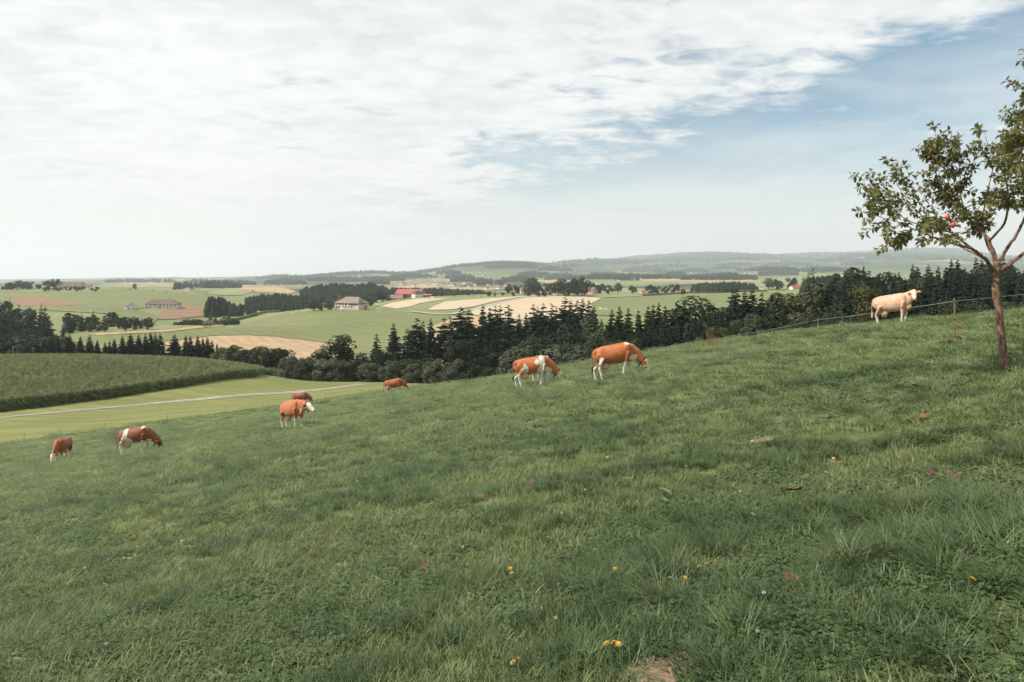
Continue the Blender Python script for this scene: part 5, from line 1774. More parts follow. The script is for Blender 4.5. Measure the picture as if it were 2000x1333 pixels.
def house(label, p, w, d, h, rh, kind, rz, wall, roof, rows=(), side_rows=(), door=None, chimney=None, cat='house', name='farmhouse', gable_win=False):
    """rows: (height, number of windows, width, height) on the front; side_rows on the right hand end"""
    o = empty(name, (p.x, p.y, p.z - .2), rz)
    tag(o, label, cat)
    wb = MB()
    if kind in ('gable', 'half'):
        k = 1.0 if kind == 'gable' else .45
        V = [(-w / 2, -d / 2, -2), (w / 2, -d / 2, -2), (w / 2, d / 2, -2), (-w / 2, d / 2, -2), (-w / 2, -d / 2, h), (w / 2, -d / 2, h), (w / 2, d / 2, h), (-w / 2, d / 2, h),
             (-w / 2, 0, h + rh * k - .25), (w / 2, 0, h + rh * k - .25)]
        wb.add(V, [(0, 1, 5, 4), (1, 2, 6, 9, 5), (2, 3, 7, 6), (3, 0, 4, 8, 7), (4, 5, 9, 8), (6, 7, 8, 9)])
    else:
        wb.box((0, 0, h / 2 - 1), (w, d, h + 2))
    wb.build('wall', wall, o)
    ro = roof_mb(w, d, h, rh, kind).build('roof', roof, o)
    for z, n, ww, hh in rows:
        for i in range(n):
            x = -w / 2 + w * (i + .5) / n
            MB().box((x, -d / 2 - .02, z), (ww, .10, hh)).build('window', M_PANE, o)
    for z, n, ww, hh in side_rows:
        for i in range(n):
            y = -d / 2 + d * (i + .5) / n
            MB().box((w / 2 + .02, y, z), (.10, ww, hh)).build('window', M_PANE, o)
            MB().box((-w / 2 - .02, y, z), (.10, ww, hh)).build('window', M_PANE, o)
    if door:
        MB().box((door[0], -d / 2 - .03, door[2] / 2), (door[1], .12, door[2])).build('door', M_DOOR, o)
    if chimney:
        MB().box((chimney, .6, h + rh), (.9, .9, 2.2)).build('chimney', W_STONE, ro)
    return o


# the stone farmhouse under repair in the middle distance
fp = ray(687, 603.6, 420)
fh = house('old stone farmhouse with big grey hip roof and bare brick patches on the green hill', fp, 23, 13.5, 5.2, 4.6, 'hip', R_(-24), W_STONE, R_GREY, (), (), None, None)
for x, z, wd, ht in ((-9.6, 4.1, 1.2, 1.2), (-7.6, 4.1, 1.0, 1.1), (-3.3, 4.1, 1.3, 1.4), (-.6, 4.0, 1.7, 1.6), (-9.4, 1.8, 1.2, 1.2), (-7.0, 1.8, 1.2, 1.3), (-3.0, 1.6, 1.2, 1.6), (-.4, 1.9, 1.2, 1.1), (2.6, 1.9, 1.0, 1.2), (5.2, 1.9, 1.1, 1.3)):
    MB().box((x, -6.78, z), (wd, .14, ht)).build('window', M_PANE, fh)
for x, z, wd, ht in ((-6.0, 4.1, 2.6, 1.7), (-10.6, 4.1, .8, 1.6), (-8.6, 1.0, 3.6, 1.6), (6.0, 3.2, 6.0, .9)):
    MB().box((x, -6.79, z), (wd, .10, ht)).build('brick_patch', W_BRICK, fh)
MB().box((6.6, -6.80, 4.35), (9.2, .10, 1.1)).build('loft_opening_shade', M_PANE, fh)  # dark panel stands in for the shade inside the open loft
MB().box((11.52, -1.5, 4.4), (.10, 6.5, 1.0)).build('loft_opening_shade', M_PANE, fh)  # same painted loft shade on the end wall
MB().box((11.53, 2.5, 1.5), (.12, 2.8, 3.0)).build('barn_door', W_WOOD, fh)
wing = MB()
wing.add([(1.2, -7.6, 4.95), (12.1, -7.6, 4.95), (4.8, -1.2, 9.7), (8.5, -1.2, 9.7), (1.2, -7.6, 4.7), (12.1, -7.6, 4.7)], [(0, 1, 3, 2), (0, 2, 4), (1, 5, 3), (4, 5, 1, 0), (2, 3, 5, 4)])
wing.build('roof_wing', R_GREY, [c for c in fh.children if c.name.startswith('roof')][0])
pole = MB().tube([(2.6, -7.6, 0), (2.6, -7.6, 7.4)], [.12, .10], 6).build('scaffold_pole', W_WOOD, fh)
pole.location = (4.2, -.6, 0)
# red roofed farm
rp = ray(800, 582.6, 560)
house('long farm barn with bright red hip roof on the ridge', at(800, rp.y + 14), 34, 15, 5.0, 5.4, 'half', R_(-6), W_WOOD, R_RED, ((1.8, 5, 1.0, 1.0),), (), (-6, 3, 3), None, 'barn', 'barn')
house('white gabled farmhouse with dark grey roof in front of the red barn', at(815, rp.y - 2), 13, 9.4, 5.2, 3.6, 'half', R_(-62), W_WHITE, R_DARK, ((1.6, 4, .9, 1.0), (3.9, 4, .9, 1.0)), ((1.5, 3, .9, .9), (3.9, 3, .9, 1.0), (6.2, 2, .8, .8)), None, 2.0)
house('weathered grey roofed shed left of the red barn', at(771, rp.y - 4), 18, 9, 2.0, 4.0, 'gable', R_(6), W_WOOD, R_GREY, ((.9, 3, 2.0, 1.3),), (), None, None, 'barn', 'shed')
house('small dark gabled shed beside the grey barn', at(759, rp.y + 2), 7, 6, 2.6, 2.6, 'gable', R_(-70), W_WOOD, R_DARK, (), ((1.4, 1, 2.4, 2.2),), None, None, 'barn', 'shed')
house('low tan shed right of the red barn', at(838, rp.y + 6), 16, 6, 2.2, 1.2, 'gable', R_(-4), W_WOOD, R_ORANGE, ((1.0, 3, 1.6, 1.4),), (), None, None, 'barn', 'shed')
# white farmhouse on the left slope
lp = ray(317, 602.5, 600)
house('white walled farmhouse with brown hip roof on the left slope', at(322, lp.y + 4), 26, 14, 4.0, 4.2, 'hip', R_(8), W_WHITE, R_BROWN, ((1.3, 8, .9, 1.0), (3.0, 8, .9, 1.0)), ((1.3, 3, .9, 1.0),), (-2, 1.4, 2.2), 3.0)
house('left wing of the white farmhouse with its own brown roof', at(298, lp.y + 1), 10, 12, 3.8, 4.2, 'hip', R_(12), W_WHITE, R_BROWN, ((1.3, 3, .9, 1.0), (2.9, 3, .9, 1.0)), ((1.3, 2, .9, 1.0),))
house('small white gabled house with brown roof left of the white farmhouse', ray(253, 605.5, 600), 11, 7.5, 3.2, 3.2, 'gable', R_(-50), W_WHITE, R_BROWN, ((1.5, 3, .9, 1.0),), ((1.6, 2, .9, 1.0), (3.8, 1, .8, .8)))
# long hilltop farm
hp_ = at(140, 965)
house('long low hilltop farm with dark brown roof on the far left ridge', hp_, 34, 13, 5.0, 4.6, 'half', R_(4), W_WHITE, R_BROWN, ((2.0, 9, 1.0, 1.2), (3.9, 9, 1.0, 1.1)), ((2.0, 3, 1, 1.2),), (3, 2.6, 3.0), None)
house('small outbuilding with dark roof right of the long hilltop farm', at(171, 960), 10, 7, 2.6, 2.4, 'gable', R_(3), W_WHITE, R_BROWN, ((1.3, 3, .9, 1.0),), (), None, None, 'barn', 'shed')
house('little white house with red roof alone in the fields left of the wood', ray(492, 572.5, 700), 11, 8, 4.4, 3.6, 'gable', R_(-48), W_WHITE, R_ORANGE, ((1.6, 3, .9, 1.0), (3.4, 3, .9, 1.0)), ((1.6, 2, .9, 1.0), (4.2, 1, .9, .9)))
# white farm among big trees in the middle
wp = at(1060, 850)
house('white gabled farm with brown roof between big trees', wp, 17, 10, 5.2, 4.4, 'gable', R_(-34), W_WHITE, R_BROWN, ((1.6, 4, 1, 1.1), (3.8, 4, 1, 1.1)), ((1.6, 2, 1, 1.1), (4.2, 2, 1, 1.1)))
house('long pale barn right of the white gabled farm', at(1079, 862), 18, 9, 5.0, 2.6, 'gable', R_(-4), W_STONE, R_GREY, ((3.0, 4, 1.2, 1.0),), (), None, None, 'barn', 'barn')
house('white farm wall and roof glimpsed left of the big pale tree', at(1024, 840), 10, 8, 4.8, 3.0, 'gable', R_(5), W_WHITE, R_ORANGE, ((1.7, 3, .9, 1.0), (3.7, 3, .9, 1.0)))
house('small white house with red brown roof right of the dark linden', at(1148, 850), 10, 8, 4.4, 3.6, 'gable', R_(-10), W_WHITE, R_ORANGE, ((1.6, 3, .9, 1.0), (3.4, 3, .9, 1.0)), ((1.6, 2, .9, 1.0),))
house('second house with brown gable behind the small white one', at(1156, 862), 12, 9, 4.8, 4.2, 'gable', R_(-55), W_WHITE, R_BROWN, ((1.6, 3, .9, 1.0),), ((1.6, 2, .9, 1.0), (4.2, 1, .9, .9)))
house('low brown field shed at the meadow edge right of the linden', ray(1160, 566.5, 600), 15, 6, 2.4, 1.5, 'gable', R_(-5), W_WOOD, R_GREY, ((1.2, 3, 2.4, 1.5),), (), None, None, 'barn', 'shed')
house('little red roofed house between hedge trees', at(1256, 900), 7, 7, 3.0, 3.2, 'hip', R_(10), W_WHITE, R_ORANGE, ((1.5, 2, .9, 1.0),))
bp = ray(1334, 568.5, 620)
house('white barn with red roof, left half of the pair above the maize', at(1325, bp.y + 3), 10, 9, 3.0, 4.0, 'half', R_(3), W_WHITE, R_ORANGE, ((1.3, 3, 1.0, 1.2),), (), None, None, 'barn', 'barn')
house('white barn with brown roof, right half of the pair above the maize', at(1341, bp.y + 4), 13, 9, 3.0, 3.6, 'gable', R_(3), W_WHITE, R_BROWN, ((1.3, 3, 2.0, 1.6),), ((1.5, 2, .9, 1.0),), None, None, 'barn', 'barn')
house('white inn like house with brown hip roof before the far woods', at(1300, 1250), 16, 11, 5.4, 4.2, 'hip', R_(5), W_WHITE, R_BROWN, ((1.8, 5, 1, 1.2), (4.0, 5, 1, 1.2)))
house('brown roofed barn joined to the left of the inn like house', at(1288, 1240), 14, 10, 3.2, 3.8, 'half', R_(10), W_WHITE, R_BROWN, ((1.4, 3, 1.2, 1.2),), (), None, None, 'barn', 'barn')
house('white house with red gable right of the inn like house', at(1320, 1260), 12, 9, 4.8, 3.8, 'gable', R_(-50), W_WHITE, R_ORANGE, ((1.8, 3, 1, 1.2),), ((1.8, 2, 1, 1.1), (4.0, 2, 1, 1.1)))
house('long brown roofed barn above the dark wood strip', at(1366, 1220), 22, 11, 3.4, 4.6, 'half', R_(-4), W_STONE, R_BROWN, ((1.5, 4, 1.2, 1.2),), (), None, None, 'barn', 'barn')
hq = at(1556, 930)
house('largest red roofed house of the right hamlet', hq, 13, 9, 4.2, 4.0, 'gable', R_(-20), W_WHITE, R_ORANGE, ((1.6, 3, .9, 1.1), (3.3, 3, .9, 1.0)), ((1.6, 2, .9, 1.1),))
house('front red roofed house of the right hamlet', at(1551, 915), 10, 8, 3.0, 3.4, 'gable', R_(15), W_WHITE, R_RED, ((1.5, 3, .9, 1.0),))
house('white house at the right end of the right hamlet', at(1580, 925), 9, 8, 3.6, 3.2, 'gable', R_(-35), W_WHITE, R_BROWN, ((1.6, 2, .9, 1.0),))

# distant village: one small house each
def tiny_house(k, roof):
    r = random.Random(300 + k)
    w, d, h, rh = r.uniform(10, 15), r.uniform(8, 10), r.uniform(4.5, 6.5), r.uniform(3.2, 4.6)
    mb = MB()
    mb.box((0, 0, h / 2 - 1), (w, d, h + 2), 0, 0)
    rf = roof_mb(w, d, h, rh, 'gable' if k % 3 else 'hip')
    mb.add(rf.V, rf.F, 1)
    mb.add([(-w / 2, -d / 2, h), (-w / 2, d / 2, h), (-w / 2, 0, h + rh - .3)], [(0, 1, 2)], 0)
    mb.add([(w / 2, -d / 2, h), (w / 2, d / 2, h), (w / 2, 0, h + rh - .3)], [(0, 1, 2)], 0)
    return mb.mesh('house', W_WHITE, roof)


R_DULL = pmat('faded_red_tiles', (0.30, 0.135, 0.10), (0.24, 0.12, 0.09), .4, .8)
TINY = {'red': [tiny_house(i, R_DULL) for i in range(3)], 'brown': [tiny_house(i + 3, R_BROWN) for i in range(3)], 'grey': [tiny_house(i + 6, R_GREY) for i in range(2)]}
VILL = [((760, 1000), (548, 562), 1900, 62, 'in the main village'), ((830, 960), (532, 545), 2600, 22, 'on slope above village'), ((1005, 1125), (527, 535), 3000, 18, 'on hillside right of village'),
        ((1330, 1480), (530, 537), 2600, 18, 'in hazy hamlet at right'), ((345, 380), (563, 569), 1300, 5, 'right of hilltop farm'), ((250, 310), (551, 554), 2000, 5, 'behind the hilltop farm'),
        ((700, 760), (538, 543), 4000, 8, 'on pale slope left of village'), ((540, 590), (558, 561), 1400, 4, 'at edge of tan field'), ((1200, 1260), (545, 550), 1700, 6, 'below the round hazy hill'),
        ((1440, 1600), (520, 528), 4500, 10, 'on far blue slopes'), ((930, 1000), (560, 566), 1500, 12, 'at near edge of village')]
for (u0, u1), (v0, v1), dm, n, where in VILL:
    made = []
    for i in range(n):
        u, v = random.uniform(u0, u1), random.uniform(v0, v1)
        p = ray(u, v, dm)
        if p.y > 9000:
            continue
        c = random.choices(('red', 'brown', 'grey'), (5, 3, 1))[0]
        o = mobj('house', random.choice(TINY[c]))
        o.location = (p.x, p.y, p.z - .3)
        o.rotation_euler = (0, 0, random.uniform(-.8, .8))
        s = random.uniform(.65, 1.0)
        o.scale = (s, s, s)
        tag(o, 'tiny house with %s roof %s' % (c, where), 'house', 'houses %s, %s roof' % (where, c))
        made.append(o)
    number(made)
cp = ray(943, 541, 2500)
ch = empty('church', (cp.x, cp.y, cp.z - .5), .3)
tag(ch, 'pale church tower with small pointed roof above the village', 'church')
MB().box((0, 0, 11), (6, 6, 22)).build('tower', W_WHITE, ch)
MB().add([(-3.4, -3.4, 22), (3.4, -3.4, 22), (3.4, 3.4, 22), (-3.4, 3.4, 22), (0, 0, 31)], [(0, 1, 4), (1, 2, 4), (2, 3, 4), (3, 0, 4), (3, 2, 1, 0)]).build('spire', R_DARK, ch)
MB().box((11, 0, 4), (18, 9, 10)).build('nave', W_WHITE, ch)
nv = roof_mb(18, 9, 9, 4.5, 'gable').build('roof', R_BROWN, ch)
nv.location = (11, 0, 0)

# ------------------------------------------------------------------ vehicles at the farms
M_VAN = pmat('white_paint', (0.75, 0.76, 0.77), (0.70, 0.71, 0.72), 1.0, .35, spec=.5)
M_TYRE = pmat('tyre_rubber', (0.02, 0.02, 0.02), (0.03, 0.03, 0.03), 4.0, .9)
M_YEL = pmat('orange_machine_paint', (0.62, 0.27, 0.03), (0.55, 0.22, 0.03), 2.0, .5)


def van(label, p, rz, L=5.2, H=2.0, cat='van', name='parked_van'):
    o = empty(name, p, rz)
    tag(o, label, cat)
    k = L / 5.2
    prof = [(-2.6, .35), (-2.6, H * .93), (-2.4, H), (1.0, H), (1.75, H * .58), (2.5, H * .50), (2.6, .75), (2.6, .35)]
    V = [(x * k, -.92, z) for x, z in prof] + [(x * k, .92, z) for x, z in prof]
    n = len(prof)
    Fc = [tuple(range(n - 1, -1, -1)), tuple(range(n, 2 * n))] + [(i, (i + 1) % n, n + (i + 1) % n, n + i) for i in range(n)]
    MB().add(V, Fc).build('body', M_VAN, o)
    for s in (-1, 1):
        MB().add([(.35 * k, s * .935, H * .58), (1.62 * k, s * .935, H * .58), (1.05 * k, s * .935, H * .92), (.35 * k, s * .935, H * .92)], [(0, 1, 2, 3) if s < 0 else (3, 2, 1, 0)]).build('side_window', M_PANE, o)
        for x in (-1.65, 1.65):
            V, Fc = [], []
            w_ = MB().tube([(x * k, s * .70, .34), (x * k, s * .96, .34)], [.34, .34], 12)
            wh = w_.build('wheel', M_TYRE, o)
    MB().add([(1.08 * k, -.8, H * .945), (1.08 * k, .8, H * .945), (1.74 * k, .8, H * .61), (1.74 * k, -.8, H * .61)], [(0, 3, 2, 1)]).build('windscreen', M_PANE, o)
    return o


def ahead(u, v, dm):
    p = ray(u, v, dm)
    return Vector((p.x, p.y, p.z + .15))


van('white van parked in front of the stone farmhouse', ahead(666, 606.3, 420), math.pi - .15)
van('white truck parked right of the red barn', ahead(842, 584.2, 560), math.pi + .05, 7.0, 2.4, 'truck', 'parked_truck')
van('white car parked by the dark linden', ahead(1102, 571.2, 560), math.pi, 4.2, 1.5, 'car', 'parked_car')
van('small white car left of the dark linden', ahead(1078, 569.5, 560), math.pi + .2, 4.0, 1.5, 'car', 'parked_car')
van('white trailer right of the dark linden', ahead(1136, 569.6, 560), .05, 9.0, 1.6, 'trailer', 'parked_trailer')
ex = empty('digger', ahead(645, 604.6, 420), .3)
tag(ex, 'orange digger parked under the fruit trees by the stone farmhouse', 'digger')
MB().box((0, 0, 1.35), (2.6, 2.0, 1.1), 0, 0, .9).build('engine_body', M_YEL, ex)
MB().box((.6, .4, 2.3), (1.2, 1.1, 1.2), 0, 0, .85).build('cab', M_PANE, ex)
for s in (-1, 1):
    MB().box((0, s * .95, .45), (3.0, .5, .85), 0, 0, .85).build('crawler_track', M_TYRE, ex)
MB().tube([(1.2, -.3, 1.6), (2.6, -.3, 3.2), (3.8, -.3, 2.4), (4.1, -.3, .9)], [.22, .20, .16, .12], 6).build('arm', M_YEL, ex)
MB().box((4.1, -.3, .6), (.7, .8, .6), 0, 0, 1.25).build('bucket', M_TYRE, ex)
# ------------------------------------------------------------------ pasture grass
M_GRASS = foliage('grass_blades', (0.120, 0.175, 0.068), (0.225, 0.258, 0.102), 0.28, .45, 0.55, 0.25, vary=.30)
M_GRASS_T = foliage('tall_grass_blades', (0.068, 0.118, 0.045), (0.125, 0.170, 0.068), 0.28, .45, 0.5, 0.3, vary=.28)
M_CLOVER = foliage('clover_leaves', (0.068, 0.112, 0.043), (0.106, 0.153, 0.061), 0.25, .5, 0.6, 0.25, vary=.25)
M_STRAW = foliage('dry_grass', (0.36, 0.29, 0.15), (0.28, 0.23, 0.11), 0.2, .5, 0.7, 0.2, vary=.2)


def tuft(k, n, rad, h0, h1, w, bend, mat, segs=3, spread=.35):
    r = random.Random(500 + k)
    V, Fc = [], []
    for i in range(n):
        a = r.uniform(0, 6.283)
        q = rad * math.sqrt(r.random())
        bx, by = q * math.cos(a), q * math.sin(a)
        h = r.uniform(h0, h1)
        da = a + r.uniform(-1.4, 1.4)
        dx, dy = math.cos(da), math.sin(da)
        lean = r.uniform(.05, spread) + q / rad * .15
        bd = r.uniform(.3, 1.0) * bend
        ww = w * r.uniform(.7, 1.3)
        sxx, syy = -dy, dx
        b = len(V)
        for s in range(segs + 1):
            t = s / segs
            f = h * (lean * t + bd * t * t)
            z = h * (t - .38 * bd * t * t)
            k_ = (1 - t ** 1.6) * ww
            if s == segs:
                V.append((bx + dx * f, by + dy * f, z))
            else:
                V += [(bx + dx * f - sxx * k_, by + dy * f - syy * k_, z), (bx + dx * f + sxx * k_, by + dy * f + syy * k_, z)]
        for s in range(segs - 1):
            Fc.append((b + 2 * s, b + 2 * s + 1, b + 2 * s + 3, b + 2 * s + 2))
        Fc.append((b + 2 * segs - 2, b + 2 * segs - 1, b + 2 * segs))
    return bpy.data.objects.new('tuft_%02d' % k, mesh_np('tuft', V, Fc, (mat,)))


def clover(k, n, rad):
    r = random.Random(700 + k)
    V, Fc = [], []
    for i in range(n):
        a = r.uniform(0, 6.28)
        q = rad * math.sqrt(r.random())
        c = Vector((q * math.cos(a), q * math.sin(a), r.uniform(.02, .07)))
        tilt = Vector((r.uniform(-.5, .5), r.uniform(-.5, .5), 1)).normalized()
        e1 = tilt.orthogonal().normalized()
        e2 = tilt.cross(e1)
        s = r.uniform(.009, .015)
        for j in range(3):
            b_ = j * 2.094 + r.uniform(-.1, .1)
            d = e1 * math.cos(b_) + e2 * math.sin(b_)
            sd = tilt.cross(d)
            b = len(V)
            V += [tuple(c), tuple(c + d * s * .7 + sd * s * .62 + tilt * s * .12), tuple(c + d * s * 1.35), tuple(c + d * s * .7 - sd * s * .62 + tilt * s * .12)]
            Fc.append((b, b + 1, b + 2, b + 3))
    return bpy.data.objects.new('tuft_%02d' % k, mesh_np('clover', V, Fc, (M_CLOVER,)))


PROTO = [tuft(0, 40, .12, .035, .085, .0032, .7, M_GRASS), tuft(1, 40, .12, .03, .075, .0034, .9, M_GRASS), tuft(2, 38, .13, .04, .10, .0030, .8, M_GRASS), tuft(3, 40, .11, .045, .11, .0032, .6, M_GRASS),
         tuft(4, 44, .12, .10, .22, .0040, 1.0, M_GRASS_T, 4, .40), tuft(5, 40, .13, .12, .26, .0044, 1.25, M_GRASS_T, 4, .45), tuft(6, 44, .12, .08, .17, .0034, 1.1, M_GRASS_T, 3, .45),
         clover(7, 34, .13), clover(8, 26, .12), tuft(9, 7, .10, .05, .13, .0024, .9, M_STRAW, 3, .9)]


def rosette(k):
    r = random.Random(800 + k)
    mb = MB()
    for i in range(9):
        a = i * .75 + r.uniform(-.2, .2)
        d = Vector((math.cos(a), math.sin(a), r.uniform(.15, .6))).normalized()
        L = r.uniform(.06, .11)
        P_, f_ = leaf_shape(Vector((0, 0, .015)), d, Vector((0, 0, 1)), L, L * .36, .5)
        mb.add([tuple(q) for q in P_], f_)
    return bpy.data.objects.new('tuft_%02d' % k, mb.mesh('rosette', M_WEED))


M_WEED = foliage('weed_leaves', (0.110, 0.160, 0.058), (0.175, 0.210, 0.085), 0.22, 2.0, 0.5, 0.35, vary=.3)
PROTO += [rosette(10), rosette(11)]
# bare soil patches
SOILS = [(1283, 1316, .17, .12, 'cracked bare soil patch at the bottom edge of the pasture'), (1491, 862, .16, .06, 'small bare soil patch in the pasture right of centre'), (1880, 664, .4, .2, None)]
M_BARE = pmat('bare_soil', (0.32, 0.22, 0.155), (0.20, 0.135, 0.095), 9.0, .95, .9, 6.0, bscale=22.0)
soil_xy = []
for u, v, rx, ry, lab in SOILS[:2]:
    p = ray(u, v, 2.2)
    k = p.y / 3.6
    rx, ry = rx * max(k, 1) ** .6 * .95, ry * max(k, 1) ** .6 * 1.2
    soil_xy.append((p.x, p.y, rx, ry))
    V = [(0, 0)]
    for i in range(4):
        for a in range(18):
            q = (i + 1) / 4 * (1 + .16 * math.sin(a * .698 + 1) + .12 * math.sin(a * 1.396 + i * .2) + random.uniform(-.10, .10))
            V.append((math.cos(a / 18 * 6.283) * rx * q, math.sin(a / 18 * 6.283) * ry * q))
    Fc = [(0, 1 + a, 1 + (a + 1) % 18) for a in range(18)]
    for i in range(3):
        for a in range(18):
            Fc.append((1 + i * 18 + a, 1 + (i + 1) * 18 + a, 1 + (i + 1) * 18 + (a + 1) % 18, 1 + i * 18 + (a + 1) % 18))
    VV = np.array([(p.x + a, p.y + b, 0) for a, b in V])
    VV[:, 2] = gz(VV[:, 0], VV[:, 1]) + .010 + RNG.uniform(0, .010, len(VV))
    tag(mobj('bare_soil', mesh_np('bare_soil', VV, Fc, (M_BARE,), smooth=True)), lab, 'soil', kind='structure')


def tall_mask(x, y):
    """where ungrazed tussocks stand"""
    m = fbm(x / 1.5 + 40, y / .85 + x * .10 + 11, 61, 3) * .62 + fbm(x / 4.5, y / 3.5, 67, 2) * .38
    return m


blobs = []
for u, v, rx, ry in ((1800, 1000, .75, .32), (1900, 1050, .55, .35), (1720, 1090, .30, .16), (1180, 1140, .34, .12), (1250, 1165, .25, .10), (110, 1230, .32, .14), (30, 1270, .3, .2), (300, 1155, .35, .13), (700, 965, .8, .16),
                     (860, 925, .7, .2), (620, 985, .4, .12), (1120, 1300, .2, .08), (480, 950, .5, .15), (330, 945, .6, .15), (170, 960, .5, .12), (1600, 905, .6, .2), (1750, 870, .6, .2), (1950, 900, .5, .2),
                     (640, 858, 1.2, .35), (660, 884, 1.1, .28), (1450, 790, 1.2, .4), (1650, 740, .8, .4), (1000, 870, .9, .25), (1130, 840, .9, .25), (530, 900, 1.2, .3), (250, 925, 1.0, .25), (840, 800, 1.4, .5), (1280, 770, 1.2, .5)):
    p = ray(u, v, 2.2)
    blobs.append((p.x, p.y, rx, ry))


def in_blob(x, y):
    r = np.zeros(len(x))
    for a, b, c, d in blobs:
        q = ((x - a) / c) ** 2 + ((y - b) / d) ** 2
        r = np.maximum(r, np.exp(-q * 1.3))
    return r


# tufts per square metre: even close by, thinning out with distance; the cover reaches well past the frame
yg = np.exp(np.linspace(math.log(2.0), math.log(95.0), 400))
rho = 285.0 * np.minimum(1.0, (5.0 / yg) ** 1.85)
halfg = 0.80 * yg + 3.2
cum = np.concatenate([[0], np.cumsum((rho * 2 * halfg)[:-1] * np.diff(yg))])
N = int(cum[-1])
yy = np.interp(RNG.random(N) * cum[-1], cum, yg)
xx = RNG.uniform(-1, 1, N) * (0.80 * yy + 3.2)
yy = np.concatenate([yy, RNG.uniform(-2.0, 2.0, 5200)])
xx = np.concatenate([xx, RNG.uniform(-4.6, 4.6, 5200)])
uu = 1000 + F * xx / np.maximum(yy, 2.0)
crest = np.interp(uu, [0, 200, 400, 600, 800, 1000, 1200, 1400, 1600, 1800, 2000], [60, 62, 66, 70, 72, 66, 60, 56, 50, 44, 38])
sel = (yy < crest)
for a, b, c, d in soil_xy:
    sel &= (((xx - a) / (c * .72)) ** 2 + ((yy - b) / (d * .72)) ** 2) > 1
xx, yy = xx[sel], yy[sel]
tm = tall_mask(xx, yy) * .85 + .06 + in_blob(xx, yy) * .34
n = len(xx)
rnd = RNG.random(n)
pick = RNG.integers(0, 4, n)
tall = tm > .70
clump = fbm(xx / .55 + 3, yy / .42, 83, 2)
mid = ((tm > .625) | (clump > .66)) & ~tall
pick = np.where(tall, RNG.integers(4, 6, n), pick)
pick = np.where(mid, 6, pick)
cl_ = (fbm(xx / 1.1 + 5, yy / 1.1, 71, 2) > .56) & ~tall & (yy < 14) & (rnd < .55)
pick = np.where(cl_, RNG.integers(7, 9, n), pick)
pick = np.where((rnd > .94) & (yy < 26), 9, pick)
pick = np.where((rnd > .905) & (rnd <= .94) & (yy < 18), RNG.integers(10, 12, n), pick)
sxy = np.clip(yy / 7.5, 1.0, 6.0) ** .85 * RNG.uniform(.8, 1.25, n)
sz = np.clip(yy / 14.0, .85, 1.15) * RNG.uniform(.7, 1.2, n)
sz = np.where(tall, RNG.uniform(.42, .72, n) * np.clip(.75 + (tm - .70) * 3.0, .75, 1.1), sz)
sz = np.where(mid, RNG.uniform(.55, .85, n), sz)
sxy = np.where(tall, sxy * .66, np.where(mid, sxy * .8, sxy))
sz = sz * np.interp(yy, [12, 24], [1.0, .62])
scl = np.stack([sxy, sxy, sz], -1)
P = np.stack([xx, yy, gz(xx, yy) - .004], -1)
ex_, ey_ = math.atan(SCY), -math.atan(SB)
rot = np.stack([RNG.normal(ex_, .10, n), RNG.normal(ey_, .10, n), RNG.uniform(0, 6.28, n)], -1)
scatter('pasture_grass', P, rot, scl, pick, PROTO, 'short grazed pasture grass with darker tussocks and clover', 'grass')
# long arching tussocks that the cows leave standing
M_TUSS = foliage('tussock_blades', (0.092, 0.148, 0.060), (0.170, 0.215, 0.092), 0.30, 1.2, 0.45, 0.35, vary=.35)
TUSS = [tuft(20 + q, 46, .09, .16, .36, .0046, 1.35, M_TUSS, 5, .55) for q in range(3)]
TP = []
for u, v, rx, ry, m in ((1800, 1010, .62, .22, 40), (1900, 1065, .55, .30, 44), (1715, 1090, .28, .12, 14), (1960, 1010, .35, .2, 16), (1180, 1150, .32, .08, 16), (1260, 1175, .22, .08, 10), (100, 1235, .30, .12, 16), (25, 1275, .25, .12, 10),
                        (300, 1160, .30, .09, 12), (700, 968, .7, .10, 16), (860, 930, .6, .14, 14), (1600, 905, .5, .14, 12), (1130, 1300, .20, .06, 7), (1460, 1230, .20, .08, 6), (640, 860, .9, .25, 14), (660, 886, .8, .2, 12),
                        (1450, 792, .9, .3, 14), (1750, 872, .5, .15, 10), (480, 952, .4, .1, 8), (330, 948, .5, .1, 8)):
    p = ray(u, v, 2.2)
    TP.append(np.stack([p.x + RNG.normal(0, rx * .55, m), p.y + RNG.normal(0, ry * .7, m)], -1))
TP = np.concatenate(TP)
m = len(TP)
P = np.stack([TP[:, 0], TP[:, 1], gz(TP[:, 0], TP[:, 1]) - .01], -1)
sz_ = RNG.uniform(.36, .66, m) * np.interp(TP[:, 1], [4, 12, 25], [1.0, .9, .8])
scatter('tussock_grass', P, np.stack([RNG.normal(ex_, .15, m), RNG.normal(ey_, .15, m), RNG.uniform(0, 6.28, m)], -1), sz_, RNG.integers(0, 3, m), TUSS, 'dark clumps of long arching grass standing in the grazed pasture', 'grass')
